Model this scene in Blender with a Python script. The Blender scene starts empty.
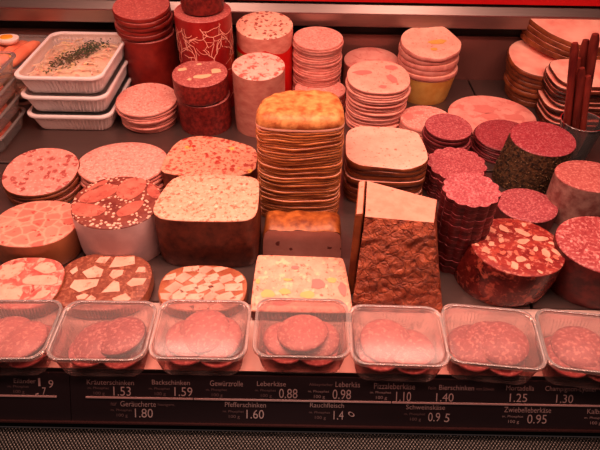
import bpy, bmesh, math, random
from mathutils import Vector, Matrix, noise as mnoise
random.seed(11)
C = bpy.context.scene.collection
PI = math.pi
# ------------------------------------------------------------------ camera model (deck is z = 0, y runs to the back)
H, F, TH, ROLL = .54, 560., math.radians(40), math.radians(1.0)
def ray(px, py):
    u, v = px-300, py-225
    c, s = math.cos(ROLL), math.sin(ROLL)
    u, v = u*c+v*s, -u*s+v*c
    return (u/F, math.cos(TH)-v/F*math.sin(TH), -math.sin(TH)-v/F*math.cos(TH))
def on_z(px, py, z=0.):
    d = ray(px, py); t = (z-H)/d[2]; return Vector((d[0]*t, d[1]*t, z))
def on_y(px, py, Y):
    d = ray(px, py); t = Y/d[1]; return Vector((d[0]*t, Y, H+d[2]*t))
class Fit: pass
def fit(xl, xr, yt, yb, ybase, asp=1., z0=0., sb=0.):
    cx = (xl+xr)/2
    P0 = on_z(cx, ybase, z0); P1 = on_y(cx, yb, P0.y)
    dep = P1.y*math.cos(TH)+(H-P1.z)*math.sin(TH)
    w = (xr-xl)*dep/F
    for i in range(4):
        d = w*asp; yc = P0.y+d/2
        q = on_y(cx, (yt+yb)/2, yc)
        dep = yc*math.cos(TH)+(H-q.z)*math.sin(TH); w = (xr-xl)*dep/F
    R = on_y(cx, yt, P0.y+d)
    f = Fit(); f.x = q.x; f.y = yc; f.w = w; f.d = d; f.z0 = z0; f.sb = sb
    f.s = max(-.12, min(.3, (R.z-P1.z)/d)); f.h = (P1.z+R.z)/2-z0      # height at the middle above z0
    return f
# ------------------------------------------------------------------ bookkeeping
def tag(o, label=None, cat=None, group=None, kind=None):
    if label: o['label'] = label
    if cat: o['category'] = cat
    if group: o['group'] = group
    if kind: o['kind'] = kind
    return o
def empty(name, loc, label, cat, group=None, rz=0.):
    o = bpy.data.objects.new(name, None); C.objects.link(o)
    o.location = loc; o.rotation_euler.z = rz; o.empty_display_size = .02
    return tag(o, label, cat, group)
def link(name, bm, mats, parent=None, loc=(0, 0, 0), smooth=True, rot=(0, 0, 0), recalc=False):
    if recalc: bmesh.ops.recalc_face_normals(bm, faces=bm.faces[:])
    me = bpy.data.meshes.new(name); bm.to_mesh(me); bm.free()
    return link_me(name, me, mats, parent, loc, smooth, rot)
def link_me(name, me, mats, parent=None, loc=(0, 0, 0), smooth=True, rot=(0, 0, 0)):
    for m in (mats if isinstance(mats, (list, tuple)) else [mats]): me.materials.append(m)
    if smooth:
        me.polygons.foreach_set('use_smooth', [True]*len(me.polygons))
        me.set_sharp_from_angle(angle=math.radians(42))
    o = bpy.data.objects.new(name, me); C.objects.link(o)
    o.location = loc; o.rotation_euler = rot
    if parent: o.parent = parent
    return o
# ------------------------------------------------------------------ materials
def lin(c):
    return tuple(((x/255)/12.92 if x/255 <= .04045 else ((x/255+.055)/1.055)**2.4) for x in c)+(1,)
class NT:
    def __init__(s, name):
        s.m = bpy.data.materials.new(name); s.m.use_nodes = True
        s.t = s.m.node_tree; s.t.nodes.clear()
        s.out = s.t.nodes.new('ShaderNodeOutputMaterial')
    def n(s, typ, props=None, **ins):
        nd = s.t.nodes.new(typ)
        for k, v in (props or {}).items(): setattr(nd, k, v)
        for k, v in ins.items():
            key = int(k[1:]) if k[0] == 'i' and k[1:].isdigit() else k.replace('_', ' ')
            sock = nd.inputs[key]
            if hasattr(v, 'is_output'): s.t.links.new(v, sock)
            else: sock.default_value = v
        return nd
    def math(s, op, a, b=0., clamp=False):
        return s.n('ShaderNodeMath', dict(operation=op, use_clamp=clamp), i0=a, i1=b).outputs[0]
    def mix(s, fac, a, b, blend='MIX'):
        nd = s.n('ShaderNodeMix', dict(data_type='RGBA', blend_type=blend), i0=fac, i6=a, i7=b)
        return nd.outputs[2]
    def rng(s, v, a, b, c=0., d=1.):
        return s.n('ShaderNodeMapRange', None, Value=v, From_Min=a, From_Max=b, To_Min=c, To_Max=d).outputs[0]
    def coords(s, rand=True, scale=(1, 1, 1)):
        tc = s.n('ShaderNodeTexCoord').outputs['Object']
        if scale != (1, 1, 1):
            tc = s.n('ShaderNodeVectorMath', dict(operation='MULTIPLY'), i0=tc, i1=scale).outputs[0]
        if not rand: return tc
        r = s.n('ShaderNodeObjectInfo').outputs['Random']
        r = s.math('MULTIPLY', r, 9.)
        return s.n('ShaderNodeVectorMath', dict(operation='ADD'), i0=tc, i1=r).outputs[0]
    def noise(s, co, scale, detail=3., rough=.55, dist=0.):
        return s.n('ShaderNodeTexNoise', None, Vector=co, Scale=scale, Detail=detail, Roughness=rough, Distortion=dist)
    def warp(s, co, scale, amt):
        nz = s.noise(co, scale, 2).outputs['Color']
        v = s.n('ShaderNodeVectorMath', dict(operation='SUBTRACT'), i0=nz, i1=(.5, .5, .5)).outputs[0]
        v = s.n('ShaderNodeVectorMath', dict(operation='SCALE'), i0=v, Scale=amt).outputs[0]
        return s.n('ShaderNodeVectorMath', dict(operation='ADD'), i0=co, i1=v).outputs[0]
    def finish(s, col, rough=.45, bump=None, bstr=.3, bdist=.001, metal=0., spec=.5, sss=0.):
        p = s.n('ShaderNodeBsdfPrincipled', None, Base_Color=col, Roughness=rough, Metallic=metal)
        p.inputs['Specular IOR Level'].default_value = spec
        if sss:
            p.inputs['Subsurface Weight'].default_value = sss
            p.inputs['Subsurface Radius'].default_value = (.006, .002, .001)
            p.inputs['Subsurface Scale'].default_value = 1.
        if bump is not None:
            b = s.n('ShaderNodeBump', None, Strength=bstr, Distance=bdist, Height=bump)
            s.t.links.new(b.outputs[0], p.inputs['Normal'])
        s.t.links.new(p.outputs[0], s.out.inputs[0])
        return s.m
def meat(name, c1, c2, nscale=70, layers=(), rough=.42, bump=.25, coarse=None, spec=.5):
    """A cut meat face: two tones of paste plus layers of specks (scale, radius, share, colour, distortion)."""
    t = NT(name); co = t.coords()
    nz = t.noise(co, nscale, 4, .65)
    f = t.rng(nz.outputs[0], .36, .64)
    col = t.mix(f, lin(c1), lin(c2))
    if coarse:
        f2 = t.rng(t.noise(co, coarse[0], 2).outputs[0], .42, .62)
        col = t.mix(t.math('MULTIPLY', f2, coarse[2]), col, lin(coarse[1]))
    for (sc, size, share, c, dist) in layers:
        if share == 'n':                       # soft marbling from noise: size is the threshold
            nz2 = t.noise(co, sc, 3, .6, dist)
            col = t.mix(t.rng(nz2.outputs[0], size-.04, size+.06), col, lin(c)); continue
        w = t.warp(co, sc*1.3, dist/sc) if dist else co
        v = t.n('ShaderNodeTexVoronoi', None, Vector=w, Scale=sc)
        rr = t.n('ShaderNodeSeparateColor', None, Color=v.outputs['Color'])
        on = t.math('LESS_THAN', rr.outputs[0], share)
        m = t.rng(v.outputs['Distance'], size-.05, size+.05, 1., 0.)
        m = t.math('MULTIPLY', m, on)
        tone = t.mix(t.math('MULTIPLY', rr.outputs[1], .35), lin(c), t.mix(.5, lin(c), lin(c1)))
        col = t.mix(m, col, tone)
    return t.finish(col, rough, nz.outputs[0], bump, .0012, spec=spec)
def cells(name, c1, c2, cl, scale, nscale=80, rough=.42, line=.05, spots=None):
    """A face of pressed ham pieces: cells of two tones with paler seams."""
    t = NT(name); co = t.coords(); w = t.warp(co, scale*1.6, .35/scale)
    v = t.n('ShaderNodeTexVoronoi', dict(feature='DISTANCE_TO_EDGE'), Vector=w, Scale=scale)
    v2 = t.n('ShaderNodeTexVoronoi', None, Vector=w, Scale=scale)
    r = t.n('ShaderNodeSeparateColor', None, Color=v2.outputs['Color']).outputs[0]
    nz = t.noise(co, nscale, 4, .65)
    f = t.math('ADD', t.math('MULTIPLY', r, .65), t.math('MULTIPLY', nz.outputs[0], .4), True)
    col = t.mix(f, lin(c1), lin(c2))
    col = t.mix(t.rng(v.outputs[0], line, line+.1, .85, 0.), col, lin(cl))
    if spots:
        n2 = t.noise(co, spots[0], 2, .5)
        col = t.mix(t.rng(n2.outputs[0], spots[1], spots[1]+.05), col, lin(spots[2]))
    return t.finish(col, rough, nz.outputs[0], .25, .0012)
def casing(name, c1, c2, scale=30, rough=.35, bump=.3, stretch=(1, 1, 1), spec=.5, lo=.38, hi=.62, bdist=.0015, rand=True):
    t = NT(name); co = t.coords(rand, stretch)
    nz = t.noise(co, scale, 5, .6)
    col = t.mix(t.rng(nz.outputs[0], lo, hi), lin(c1), lin(c2))
    if rand:                                     # every slice a little lighter or darker than its neighbours
        rv = t.rng(t.n('ShaderNodeObjectInfo').outputs['Random'], 0, 1, .74, 1.16)
        col = t.n('ShaderNodeHueSaturation', None, Value=rv, Color=col).outputs[0]
    return t.finish(col, rough, nz.outputs[0], bump, bdist, spec=spec)
def plain(name, c, rough=.4, metal=0., spec=.5):
    return NT(name).finish(lin(c), rough, metal=metal, spec=spec)
def clear(name, tint=(250, 240, 238), haze=.06, rough=.08, boost=1.):
    t = NT(name)
    tr = t.n('ShaderNodeBsdfTransparent', None, Color=lin(tint))
    gl = t.n('ShaderNodeBsdfGlossy', None, Color=(1, 1, 1, 1), Roughness=rough)
    df = t.n('ShaderNodeBsdfDiffuse', None, Color=(.9, .86, .84, 1))
    fr = t.n('ShaderNodeFresnel', None, IOR=1.45)
    a = t.n('ShaderNodeMixShader', None, i0=haze, i1=tr.outputs[0], i2=df.outputs[0])
    b = t.n('ShaderNodeMixShader', None, i0=t.math('MULTIPLY', fr.outputs[0], boost, True), i1=a.outputs[0], i2=gl.outputs[0])
    t.t.links.new(b.outputs[0], t.out.inputs[0])
    return t.m
M = {}
# faces
M['pink'] = meat('pink_sausage_paste', (246, 190, 176), (240, 170, 156), 90, [(180, .56, 'n', (226, 138, 126), 0)])
M['pale'] = meat('pale_sausage_paste', (244, 188, 168), (238, 172, 152), 60, [(200, .63, 'n', (212, 132, 114), 0), (70, .16, .14, (170, 96, 80), .6)])
M['pinkslice'] = meat('pink_slice_face', (240, 170, 156), (230, 148, 136), 120, [(260, .55, 'n', (246, 192, 176), 0), (180, .62, 'n', (212, 112, 102), 0)])
M['spotted'] = meat('pale_face_with_red_spots', (250, 202, 178), (244, 184, 160), 70, [(105, .36, .46, (150, 54, 46), .9), (150, .62, 'n', (206, 110, 92), .5)])
M['spotted2'] = meat('pale_face_with_soft_spots', (248, 202, 186), (242, 182, 166), 70, [(80, .57, 'n', (206, 106, 94), .4), (120, .26, .3, (160, 66, 58), .7)])
M['brawn'] = meat('pink_brawn_face', (236, 158, 144), (226, 138, 126), 90, [(78, .44, .62, (170, 80, 74), .9), (200, .6, 'n', (244, 184, 168), 0)])
M['hamblot'] = cells('ham_sausage_face', (238, 160, 140), (214, 112, 98), (244, 176, 152), 52, 90, line=.015, spots=(120, .64, (186, 84, 76)))
M['ham'] = meat('cooked_ham_face', (244, 176, 162), (234, 156, 144), 40, [(60, .56, 'n', (226, 140, 130), .4)])
M['smoked'] = meat('smoked_ham_face', (248, 178, 160), (236, 150, 134), 30, [], coarse=(22, (250, 204, 184), .6))
M['loaf'] = meat('coarse_loaf_face', (246, 188, 162), (238, 166, 140), 130, [(190, .58, 'n', (206, 118, 92), 0), (120, .26, .26, (170, 90, 66), .8), (150, .63, 'n', (252, 214, 190), 0)])
M['pizza'] = meat('pizza_loaf_face', (244, 178, 150), (234, 154, 126), 110, [(90, .38, .42, (184, 56, 50), .9), (55, .30, .10, (246, 198, 100), .5), (170, .56, 'n', (186, 86, 66), 0)])
M['pizzaf'] = meat('pizza_liver_loaf_face', (248, 188, 162), (240, 168, 144), 80, [(130, .60, 'n', (216, 116, 98), .3), (90, .58, 'n', (250, 206, 170), .3), (130, .2, .10, (150, 70, 52), .6)])
M['liver'] = meat('pale_liver_loaf_face', (244, 188, 164), (238, 174, 150), 70, [(85, .17, .16, (180, 96, 78), .6)])
M['livertop'] = meat('rosy_loaf_top', (234, 164, 142), (226, 148, 126), 70, [(85, .17, .14, (160, 80, 66), .6)])
M['livercut'] = meat('liver_loaf_cut_face', (244, 178, 162), (236, 164, 148), 60, [(70, .22, .26, (140, 56, 48), .8)], rough=.5)
M['sal'] = meat('fine_salami_face', (172, 82, 88), (150, 64, 72), 170, [(300, .54, 'n', (196, 118, 118), 0), (420, .64, 'n', (218, 156, 150), 0)])
M['salbig'] = meat('large_pale_salami_face', (214, 118, 116), (196, 92, 94), 150, [(280, .52, 'n', (240, 170, 160), 0)])
M['salred'] = meat('bright_red_salami_face', (162, 66, 74), (142, 50, 60), 150, [(360, .55, 'n', (184, 104, 106), 0)])
M['chunk'] = meat('coarse_salami_face', (162, 62, 54), (128, 34, 34), 60, [(170, .58, 'n', (208, 134, 116), .4), (90, .60, 'n', (180, 80, 64), .3)])
M['chunkfat'] = meat('cream_fat_chunks', (236, 178, 152), (222, 150, 126), 80)
M['chunkfat2'] = meat('rosy_fat_chunks', (216, 128, 104), (200, 104, 84), 80)
M['medium'] = meat('marbled_salami_face', (174, 84, 84), (150, 60, 64), 110, [(240, .55, 'n', (206, 132, 126), 0), (130, .30, .3, (222, 160, 150), .9)])
M['fatred'] = meat('red_sausage_face', (186, 108, 102), (168, 86, 82), 120, [(260, .56, 'n', (208, 136, 126), 0)])
M['redface'] = meat('red_fine_face', (186, 102, 96), (168, 84, 80), 150, [(260, .56, 'n', (206, 130, 120), 0)])
M['tongue'] = meat('dark_aspic_paste', (150, 80, 66), (118, 50, 44), 60, [(190, .42, .62, (236, 190, 166), .5)])
M['cube'] = meat('pale_ham_cubes', (246, 190, 168), (238, 168, 146), 50, [(140, .62, 'n', (222, 140, 120), 0)])
M['cube2'] = meat('pink_ham_cubes', (242, 176, 154), (230, 152, 132), 50, [])
M['tonguebit'] = meat('tongue_pieces', (206, 126, 108), (184, 96, 82), 40, [(120, .6, 'n', (164, 80, 70), .4)])
M['aspic'] = meat('brown_aspic_paste', (156, 92, 72), (132, 70, 56), 160, [(230, .56, 'n', (180, 114, 90), 0)], rough=.3)
M['aspic2'] = meat('amber_aspic', (190, 120, 86), (166, 92, 66), 80, [], rough=.28)
M['brawnfat'] = meat('pink_brawn_paste', (218, 128, 114), (194, 92, 84), 60, [(90, .54, 'n', (240, 180, 160), .8), (70, .62, 'n', (176, 70, 66), .5)], rough=.35)
M['yellowbit'] = plain('yellow_cheese_bit', (244, 190, 122), .4)
M['fatbit'] = plain('cream_fat_bit', (240, 196, 156), .4)
M['hambit'] = plain('rosy_ham_bit', (234, 136, 126), .42)
M['duskbit'] = plain('dusky_ham_bit', (226, 140, 130), .42)
# casings and crusts
M['redcase'] = casing('dark_red_casing', (146, 44, 34), (122, 30, 25), 40, .36, .15)
M['redcase2'] = casing('speckled_red_casing', (146, 46, 40), (98, 22, 20), 150, .4, .3)
M['redprint'] = casing('red_printed_casing', (172, 36, 34), (150, 24, 26), 30, .3, .06)
M['vein'] = plain('cream_printed_veins', (240, 176, 156), .4)
M['redwrap'] = plain('bright_red_wrapper', (214, 18, 16), .35)
M['wraplabel'] = casing('pale_wrapper_label', (226, 196, 120), (150, 140, 70), 110, .4, .05)
M['salcase'] = casing('salami_casing', (108, 34, 30), (64, 14, 16), 60, .42, .5)
M['chunkcase'] = meat('mottled_salami_casing', (120, 36, 30), (66, 14, 14), 40, [(80, .58, 'n', (176, 84, 66), .4), (170, .62, 'n', (150, 60, 48), 0)], rough=.27, bump=.5)
M['wetpink'] = casing('pink_sausage_skin', (230, 158, 140), (208, 122, 108), 50, .4, .25, (1, 1, 2), lo=.34, hi=.66)
M['edgepink'] = casing('pink_slice_edge', (232, 160, 146), (214, 132, 120), 60, .45, .2, (1, 1, .3))
M['edgered'] = casing('red_slice_edge', (128, 44, 46), (92, 24, 28), 60, .42, .3)
M['edgebrown'] = casing('brown_slice_rind', (150, 82, 44), (104, 46, 22), 35, .42, .4)
M['edgeyellow'] = casing('golden_brown_slice_rind', (212, 132, 70), (146, 76, 34), 45, .45, .5, lo=.34, hi=.66)
M['edgedark'] = casing('dark_smoked_rind', (104, 46, 24), (50, 18, 10), 30, .36, .5)
M['tancase'] = casing('tan_casing', (176, 110, 72), (146, 82, 52), 18, .36, .12)
M['whitecase'] = casing('white_paper_casing', (236, 206, 204), (216, 182, 182), 18, .5, .25)
M['greycase'] = casing('mouldy_white_casing', (196, 150, 138), (150, 92, 84), 60, .5, .4)
M['brownside'] = casing('browned_loaf_side', (138, 66, 42), (88, 34, 22), 75, .45, .5, lo=.34, hi=.68)
M['crust'] = casing('golden_crust', (206, 124, 62), (134, 62, 26), 60, .38, .6, lo=.36, hi=.66)
M['topcrust'] = casing('blotchy_golden_crust', (230, 162, 98), (176, 96, 48), 70, .5, .8, lo=.36, hi=.64, rand=False)
M['pepper'] = casing('cracked_pepper_coat', (104, 72, 44), (40, 24, 14), 190, .6, 1., bdist=.003)
M['yellowside'] = casing('yellow_cheese_rim', (246, 200, 110), (230, 168, 78), 30, .42, .3)
def dark_crust():
    t = NT('dark_crackled_crust'); co = t.coords(False)
    w = t.warp(co, 45, .022)
    v = t.n('ShaderNodeTexVoronoi', dict(feature='DISTANCE_TO_EDGE'), Vector=w, Scale=75)
    nz = t.noise(co, 75, 6, .7, .6); n2 = t.noise(co, 26, 3, .6, .8)
    col = t.mix(t.rng(nz.outputs[0], .36, .66), lin((130, 54, 34)), lin((214, 118, 80)))
    col = t.mix(t.rng(n2.outputs[0], .42, .7), col, lin((174, 88, 58)))
    col = t.mix(t.rng(v.outputs[0], 0., .07, .28, 0.), col, lin((62, 22, 16)))
    h = t.math('ADD', t.rng(v.outputs[0], 0, .10, 0, .35), t.math('MULTIPLY', nz.outputs[0], 2.4))
    return t.finish(col, .4, h, .8, .004)
M['darkcrust'] = dark_crust()
# things and setting
M['white'] = plain('white_plastic', (244, 232, 230), .32)
M['clear'] = clear('clear_plastic', (228, 198, 194), .06, .2, .4)
M['packclear'] = clear('cloudy_pack_plastic', (248, 224, 200), .26, .15, .8)
M['clearlid'] = clear('clear_lid_plastic', (250, 234, 230), .12, .12, .75)
M['rim'] = clear('frosted_rim_plastic', (246, 222, 216), .22, .18, 1.5)
M['glass'] = clear('glass', (226, 190, 184), .10, .03, 1.)
M['film'] = clear('cling_film', (252, 248, 246), .05, .14, .9)
M['stick'] = casing('dried_sausage_skin', (136, 52, 40), (92, 24, 20), 50, .38, .4, (1, 1, .3))
M['frank'] = casing('frankfurter_skin', (240, 150, 116), (226, 124, 94), 30, .3, .1)
M['eggwhite'] = plain('egg_white', (252, 240, 232), .3)
M['yolk'] = plain('egg_yolk', (250, 176, 50), .45)
M['cheese'] = casing('yellow_cheese', (246, 196, 96), (232, 170, 74), 30, .4, .1)
M['salad'] = meat('creamy_noodle_salad', (255, 238, 216), (252, 220, 196), 60, [(90, .42, .3, (255, 240, 190), .8), (100, .4, .3, (250, 190, 170), .8), (120, .35, .25, (255, 246, 236), .8)], bump=.5)
M['herb'] = casing('chopped_chives', (70, 104, 34), (30, 54, 16), 90, .55, .2, rand=False)
def steel(name, c, rough, sc=(2, 60, 60), amt=.25, metal=1.):
    t = NT(name); co = t.coords(False, sc)
    nz = t.noise(co, 8, 3)
    col = t.mix(t.math('MULTIPLY', nz.outputs[0], amt), lin(c), lin(tuple(x*.6 for x in c)))
    return t.finish(col, rough, nz.outputs[0], .04, .001, metal=metal)
M['deck'] = steel('brushed_deck_steel', (150, 126, 120), .32, metal=.8)
t_ = NT('deck_with_painted_glare'); M['glaredeck'] = t_.finish(lin((236, 206, 196)), .3, metal=.35)  # paler deck steel, with the lamp glare put into its colour
M['rail'] = steel('polished_rail_steel', (196, 176, 170), .36)
M['backsteel'] = steel('dark_back_panel', (136, 88, 80), .24, (40, 40, 2), metal=.3)
M['black'] = plain('black_void', (14, 8, 8), .5)
M['redpanel'] = plain('red_fascia', (196, 16, 22), .4)
M['panel'] = plain('black_price_panel', (46, 34, 37), .34)
M['line'] = plain('pale_divider_line', (196, 170, 168), .4)
M['letter'] = plain('pale_grey_lettering', (176, 154, 152), .5)
M['letterdim'] = plain('dim_grey_lettering', (128, 104, 104), .5)
M['digit'] = plain('pale_price_digits', (190, 170, 168), .5)
def grille():
    t = NT('knurled_grille'); co = t.coords(False)
    sx = t.n('ShaderNodeSeparateXYZ', None, Vector=co)
    a = t.math('SINE', t.math('MULTIPLY', sx.outputs[0], 2*PI/.0040)); b = t.math('SINE', t.math('MULTIPLY', sx.outputs[1], 2*PI/.0050))
    p = t.math('MULTIPLY', a, b)
    f = t.rng(p, -.25, .5)
    col = t.mix(f, lin((30, 24, 22)), lin((104, 98, 92)))
    return t.finish(col, .4, p, .5, .001, metal=.6)
M['grille'] = grille()
# ------------------------------------------------------------------ shapes
def o_circle(w, d, n=56): return [(w/2*math.cos(2*PI*i/n), d/2*math.sin(2*PI*i/n)) for i in range(n)]
def o_super(p, n=64, skew=0., rot=0.):
    def f(w, d):
        r = []
        for i in range(n):
            a = 2*PI*i/n; c, s = math.cos(a), math.sin(a)
            x = math.copysign(abs(c)**(2/p), c); y = math.copysign(abs(s)**(2/p), s)
            x += skew*y*.5
            r.append((w/2*x, d/2*y))
        return r
    return f
def o_flower(lobes=13, amp=.042, n=130):
    def f(w, d):
        return [((1+amp*(abs(math.sin(lobes*PI*i/n))*2-1.3))*w/2*math.cos(2*PI*i/n), (1+amp*(abs(math.sin(lobes*PI*i/n))*2-1.3))*d/2*math.sin(2*PI*i/n)) for i in range(n)]
    return f
def o_poly(pts, rounding=2):
    """Rounded polygon from points in -1..1."""
    def f(w, d):
        p = [(x*w/2, y*d/2) for x, y in pts]
        for _ in range(rounding):
            q = []
            for i in range(len(p)):
                a, b = p[i], p[(i+1) % len(p)]
                q += [(a[0]*.78+b[0]*.22, a[1]*.78+b[1]*.22), (a[0]*.22+b[0]*.78, a[1]*.22+b[1]*.78)]
            p = q
        return p
    return f
o_dome = o_poly([(-1, -1), (1, -1), (1.02, .2), (.82, .55), (.1, .95), (-.45, 1.04), (-.85, .75), (-1.02, -.2)], 2)
def ring_faces(bm, r0, r1, mi=0):
    n = len(r0)
    for i in range(n):
        f = bm.faces.new((r0[i], r0[(i+1) % n], r1[(i+1) % n], r1[i])); f.material_index = mi
def cap(bm, ring, center, up, rows=3, mi=0, zf=None):
    n = len(ring); prev = ring
    for k in range(1, rows):
        t = 1-k/rows; cur = []
        for v in ring:
            x, y = center.x+(v.co.x-center.x)*t, center.y+(v.co.y-center.y)*t
            cur.append(bm.verts.new((x, y, zf(x, y) if zf else center.z+(v.co.z-center.z)*t)))
        for i in range(n):
            q = (prev[i], prev[(i+1) % n], cur[(i+1) % n], cur[i])
            f = bm.faces.new(q if up else q[::-1]); f.material_index = mi
        prev = cur
    c = bm.verts.new(center)
    for i in range(n):
        q = (prev[i], prev[(i+1) % n], c)
        f = bm.faces.new(q if up else q[::-1]); f.material_index = mi
def inlay(bm, pts, zf, mi, lift=.0005):
    vs = [bm.verts.new((x, y, zf(x, y)+lift)) for x, y in pts]
    try:
        f = bm.faces.new(vs); f.material_index = mi
        f.normal_update()
        if f.normal.z < 0: f.normal_flip()
    except ValueError: pass
def blob(x, y, rx, ry, rot=0., n=11, jag=.22, seed=None):
    rd = random.Random(seed if seed is not None else random.random())
    r = []
    for i in range(n):
        a = 2*PI*i/n; k = 1+rd.uniform(-jag, jag)
        u, v = rx*k*math.cos(a), ry*k*math.sin(a)
        r.append((x+u*math.cos(rot)-v*math.sin(rot), y+u*math.sin(rot)+v*math.cos(rot)))
    return r
def sausage(name, label, cat, f, outline, side, face, inlays=(), group=None, rings=8, bulge=.0, side_noise=0., taper=1., edge=.0016, dome=0., side_extra=None, face_name='cut_face', side_name='casing', seed=0, lean=(0, 0)):
    """A standing piece: casing part (wall and underside) and cut face part. Inlays: (points in -1..1, material)."""
    root = empty(name, (f.x, f.y, f.z0), label, cat, group)
    ol = outline(f.w, f.d)
    zt = lambda x, y: f.h+f.s*y-dome*((x*2/f.w)**2+(y*2/f.d)**2)
    zb = lambda x, y: f.sb*y
    bm = bmesh.new(); rs = []
    for k in range(rings+1):
        t = k/rings; sc = (taper+(1-taper)*t)*(1+bulge*math.sin(PI*t))
        if k == 0: sc *= .97
        r = []
        for (x, y) in ol:
            z = zb(x, y)*(1-t)+zt(x, y)*t
            if k == rings: z -= edge
            nn = 1.
            if side_noise and 0 < k < rings: nn = 1+side_noise*mnoise.noise(Vector((x*45+seed*3, y*45, z*45)))
            r.append(bm.verts.new((x*sc*nn+lean[0]*(1-t), y*sc*nn+lean[1]*(1-t), z)))
        rs.append(r)
    for a, b in zip(rs, rs[1:]): ring_faces(bm, a, b)
    cap(bm, rs[0], Vector((lean[0], lean[1], zb(0, 0))), False, 1)
    mats = [side]
    if side_extra: mats += side_extra(bm, f)
    link(side_name, bm, mats, root)
    bm = bmesh.new(); k = 1-edge/(f.w/2)
    r0 = [bm.verts.new((x, y, zt(x, y)-edge)) for x, y in ol]
    r1 = [bm.verts.new((x*(1-(1-k)*.3), y*(1-(1-k)*.3), zt(x, y)-edge*.3)) for x, y in ol]
    r2 = [bm.verts.new((x*k, y*k, zt(x*k, y*k))) for x, y in ol]
    ring_faces(bm, r0, r1); ring_faces(bm, r1, r2)
    cap(bm, r2, Vector((0, 0, zt(0, 0))), True, 4, 0, zt)
    mats = [face]
    for pts, m in inlays:
        if m not in mats: mats.append(m)
        inlay(bm, [(x*f.w/2, y*f.d/2) for x, y in pts], zt, mats.index(m))
    link(face_name, bm, mats, root)
    return root
def stack(name, top_label, low_label, cat, group, f, n, outline, edge, face, inlays=(), jit=.0015, droop=0., wave=0., rings=None, gap=.0007, taper=1., first=0., seed=1, sizes=None, crease=.026, vary=1.):
    """n single slices, each an object; slices fan so that the top one has the slope of the fit."""
    rd = random.Random(seed); out = []
    for k in range(n):
        a = first+(1-first)*k/n; b = first+(1-first)*(k+1)/n
        ol = outline(f.w, f.d)
        ph = rd.uniform(0, 6.28)
        sc = 1+rd.uniform(-.018, .014)*vary; sc *= taper+(1-taper)*(k+.5)/n
        if sizes: sc *= sizes(k/n)
        if k == n-1: sc = 1.
        def zf(x, y, t):
            r2 = (x*2/f.w)**2+(y*2/f.d)**2
            return t*(f.h+f.s*y)+(1-t)*f.sb*y-droop*t*r2+wave*t*mnoise.noise(Vector((x*22+seed, y*22, t*2)))*r2
        th = (b-a)*f.h; org = a*f.h
        bm = bmesh.new(); rs = []
        for (t, s) in ((0, 1-crease), (.18, 1-crease*.25), (.5, 1), (.82, 1-crease*.2), (1, 1-crease*.9)):
            r = []
            for i, (x, y) in enumerate(ol):
                q = s*sc*(1+.008*math.sin(3*math.atan2(y, x)+ph))
                x2, y2 = x*q, y*q
                lo, hi = zf(x2, y2, a), zf(x2, y2, b)-gap
                r.append(bm.verts.new((x2, y2, lo+(hi-lo)*t-org)))
            rs.append(r)
        for i, (r, r2) in enumerate(zip(rs, rs[1:])): ring_faces(bm, r, r2, 0 if i < 3 else 0)
        cap(bm, rs[0], Vector((0, 0, zf(0, 0, a)-org)), False, 4, 1, lambda x, y: zf(x, y, a)-org)
        tops = lambda x, y: zf(x, y, b)-gap-org
        mi = 1; mats = [edge, face]
        cap(bm, rs[-1], Vector((0, 0, tops(0, 0))), True, 4, 1, tops)
        if k == n-1:
            for pts, m in inlays:
                if m not in mats: mats.append(m)
                inlay(bm, [(x*f.w/2, y*f.d/2) for x, y in pts], tops, mats.index(m))
        jx, jy = (0, 0) if k == n-1 else (rd.uniform(-jit, jit), rd.uniform(-jit, jit))
        o = link(name, bm, mats, None, (f.x+jx, f.y+jy, f.z0+org))
        if k == n-1: tag(o, top_label, cat, group)
        else: tag(o, low_label, cat, group)
        out.append(o)
    return out
def box_bm(bm, x0, x1, y0, y1, z0, z1, mi=0):
    v = [bm.verts.new((x, y, z)) for z in (z0, z1) for y in (y0, y1) for x in (x0, x1)]
    for q in ((0, 2, 3, 1), (4, 5, 7, 6), (0, 1, 5, 4), (2, 6, 7, 3), (0, 4, 6, 2), (1, 3, 7, 5)):
        bm.faces.new([v[i] for i in q]).material_index = mi
def bevelled_box(x0, x1, y0, y1, z0, z1, r=.002):
    bm = bmesh.new(); box_bm(bm, x0, x1, y0, y1, z0, z1)
    bmesh.ops.bevel(bm, geom=bm.edges[:], offset=r, segments=2, affect='EDGES')
    return bm
def tube(bm, pts, rad, n=10, mi=0):
    rs = []
    for i, p in enumerate(pts):
        p = Vector(p); a = Vector(pts[max(0, i-1)]); b = Vector(pts[min(len(pts)-1, i+1)])
        t = (b-a).normalized(); u = t.orthogonal().normalized(); w = t.cross(u)
        r = rad[i] if isinstance(rad, (list, tuple)) else rad
        rs.append([bm.verts.new(p+(u*math.cos(2*PI*k/n)+w*math.sin(2*PI*k/n))*r) for k in range(n)])
    for a, b in zip(rs, rs[1:]): ring_faces(bm, a, b, mi)
    bm.faces.new(rs[0][::-1]).material_index = mi; bm.faces.new(rs[-1]).material_index = mi
# ================================================================== THE SETTING
def struct(name, bm, m, loc=(0, 0, 0), smooth=False):
    return tag(link(name, bm, m, None, loc, smooth, recalc=True), kind='structure')
WALL_Y = 1.15
DECK_FRONT = on_z(300, 373).y
SEAM = .795
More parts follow.
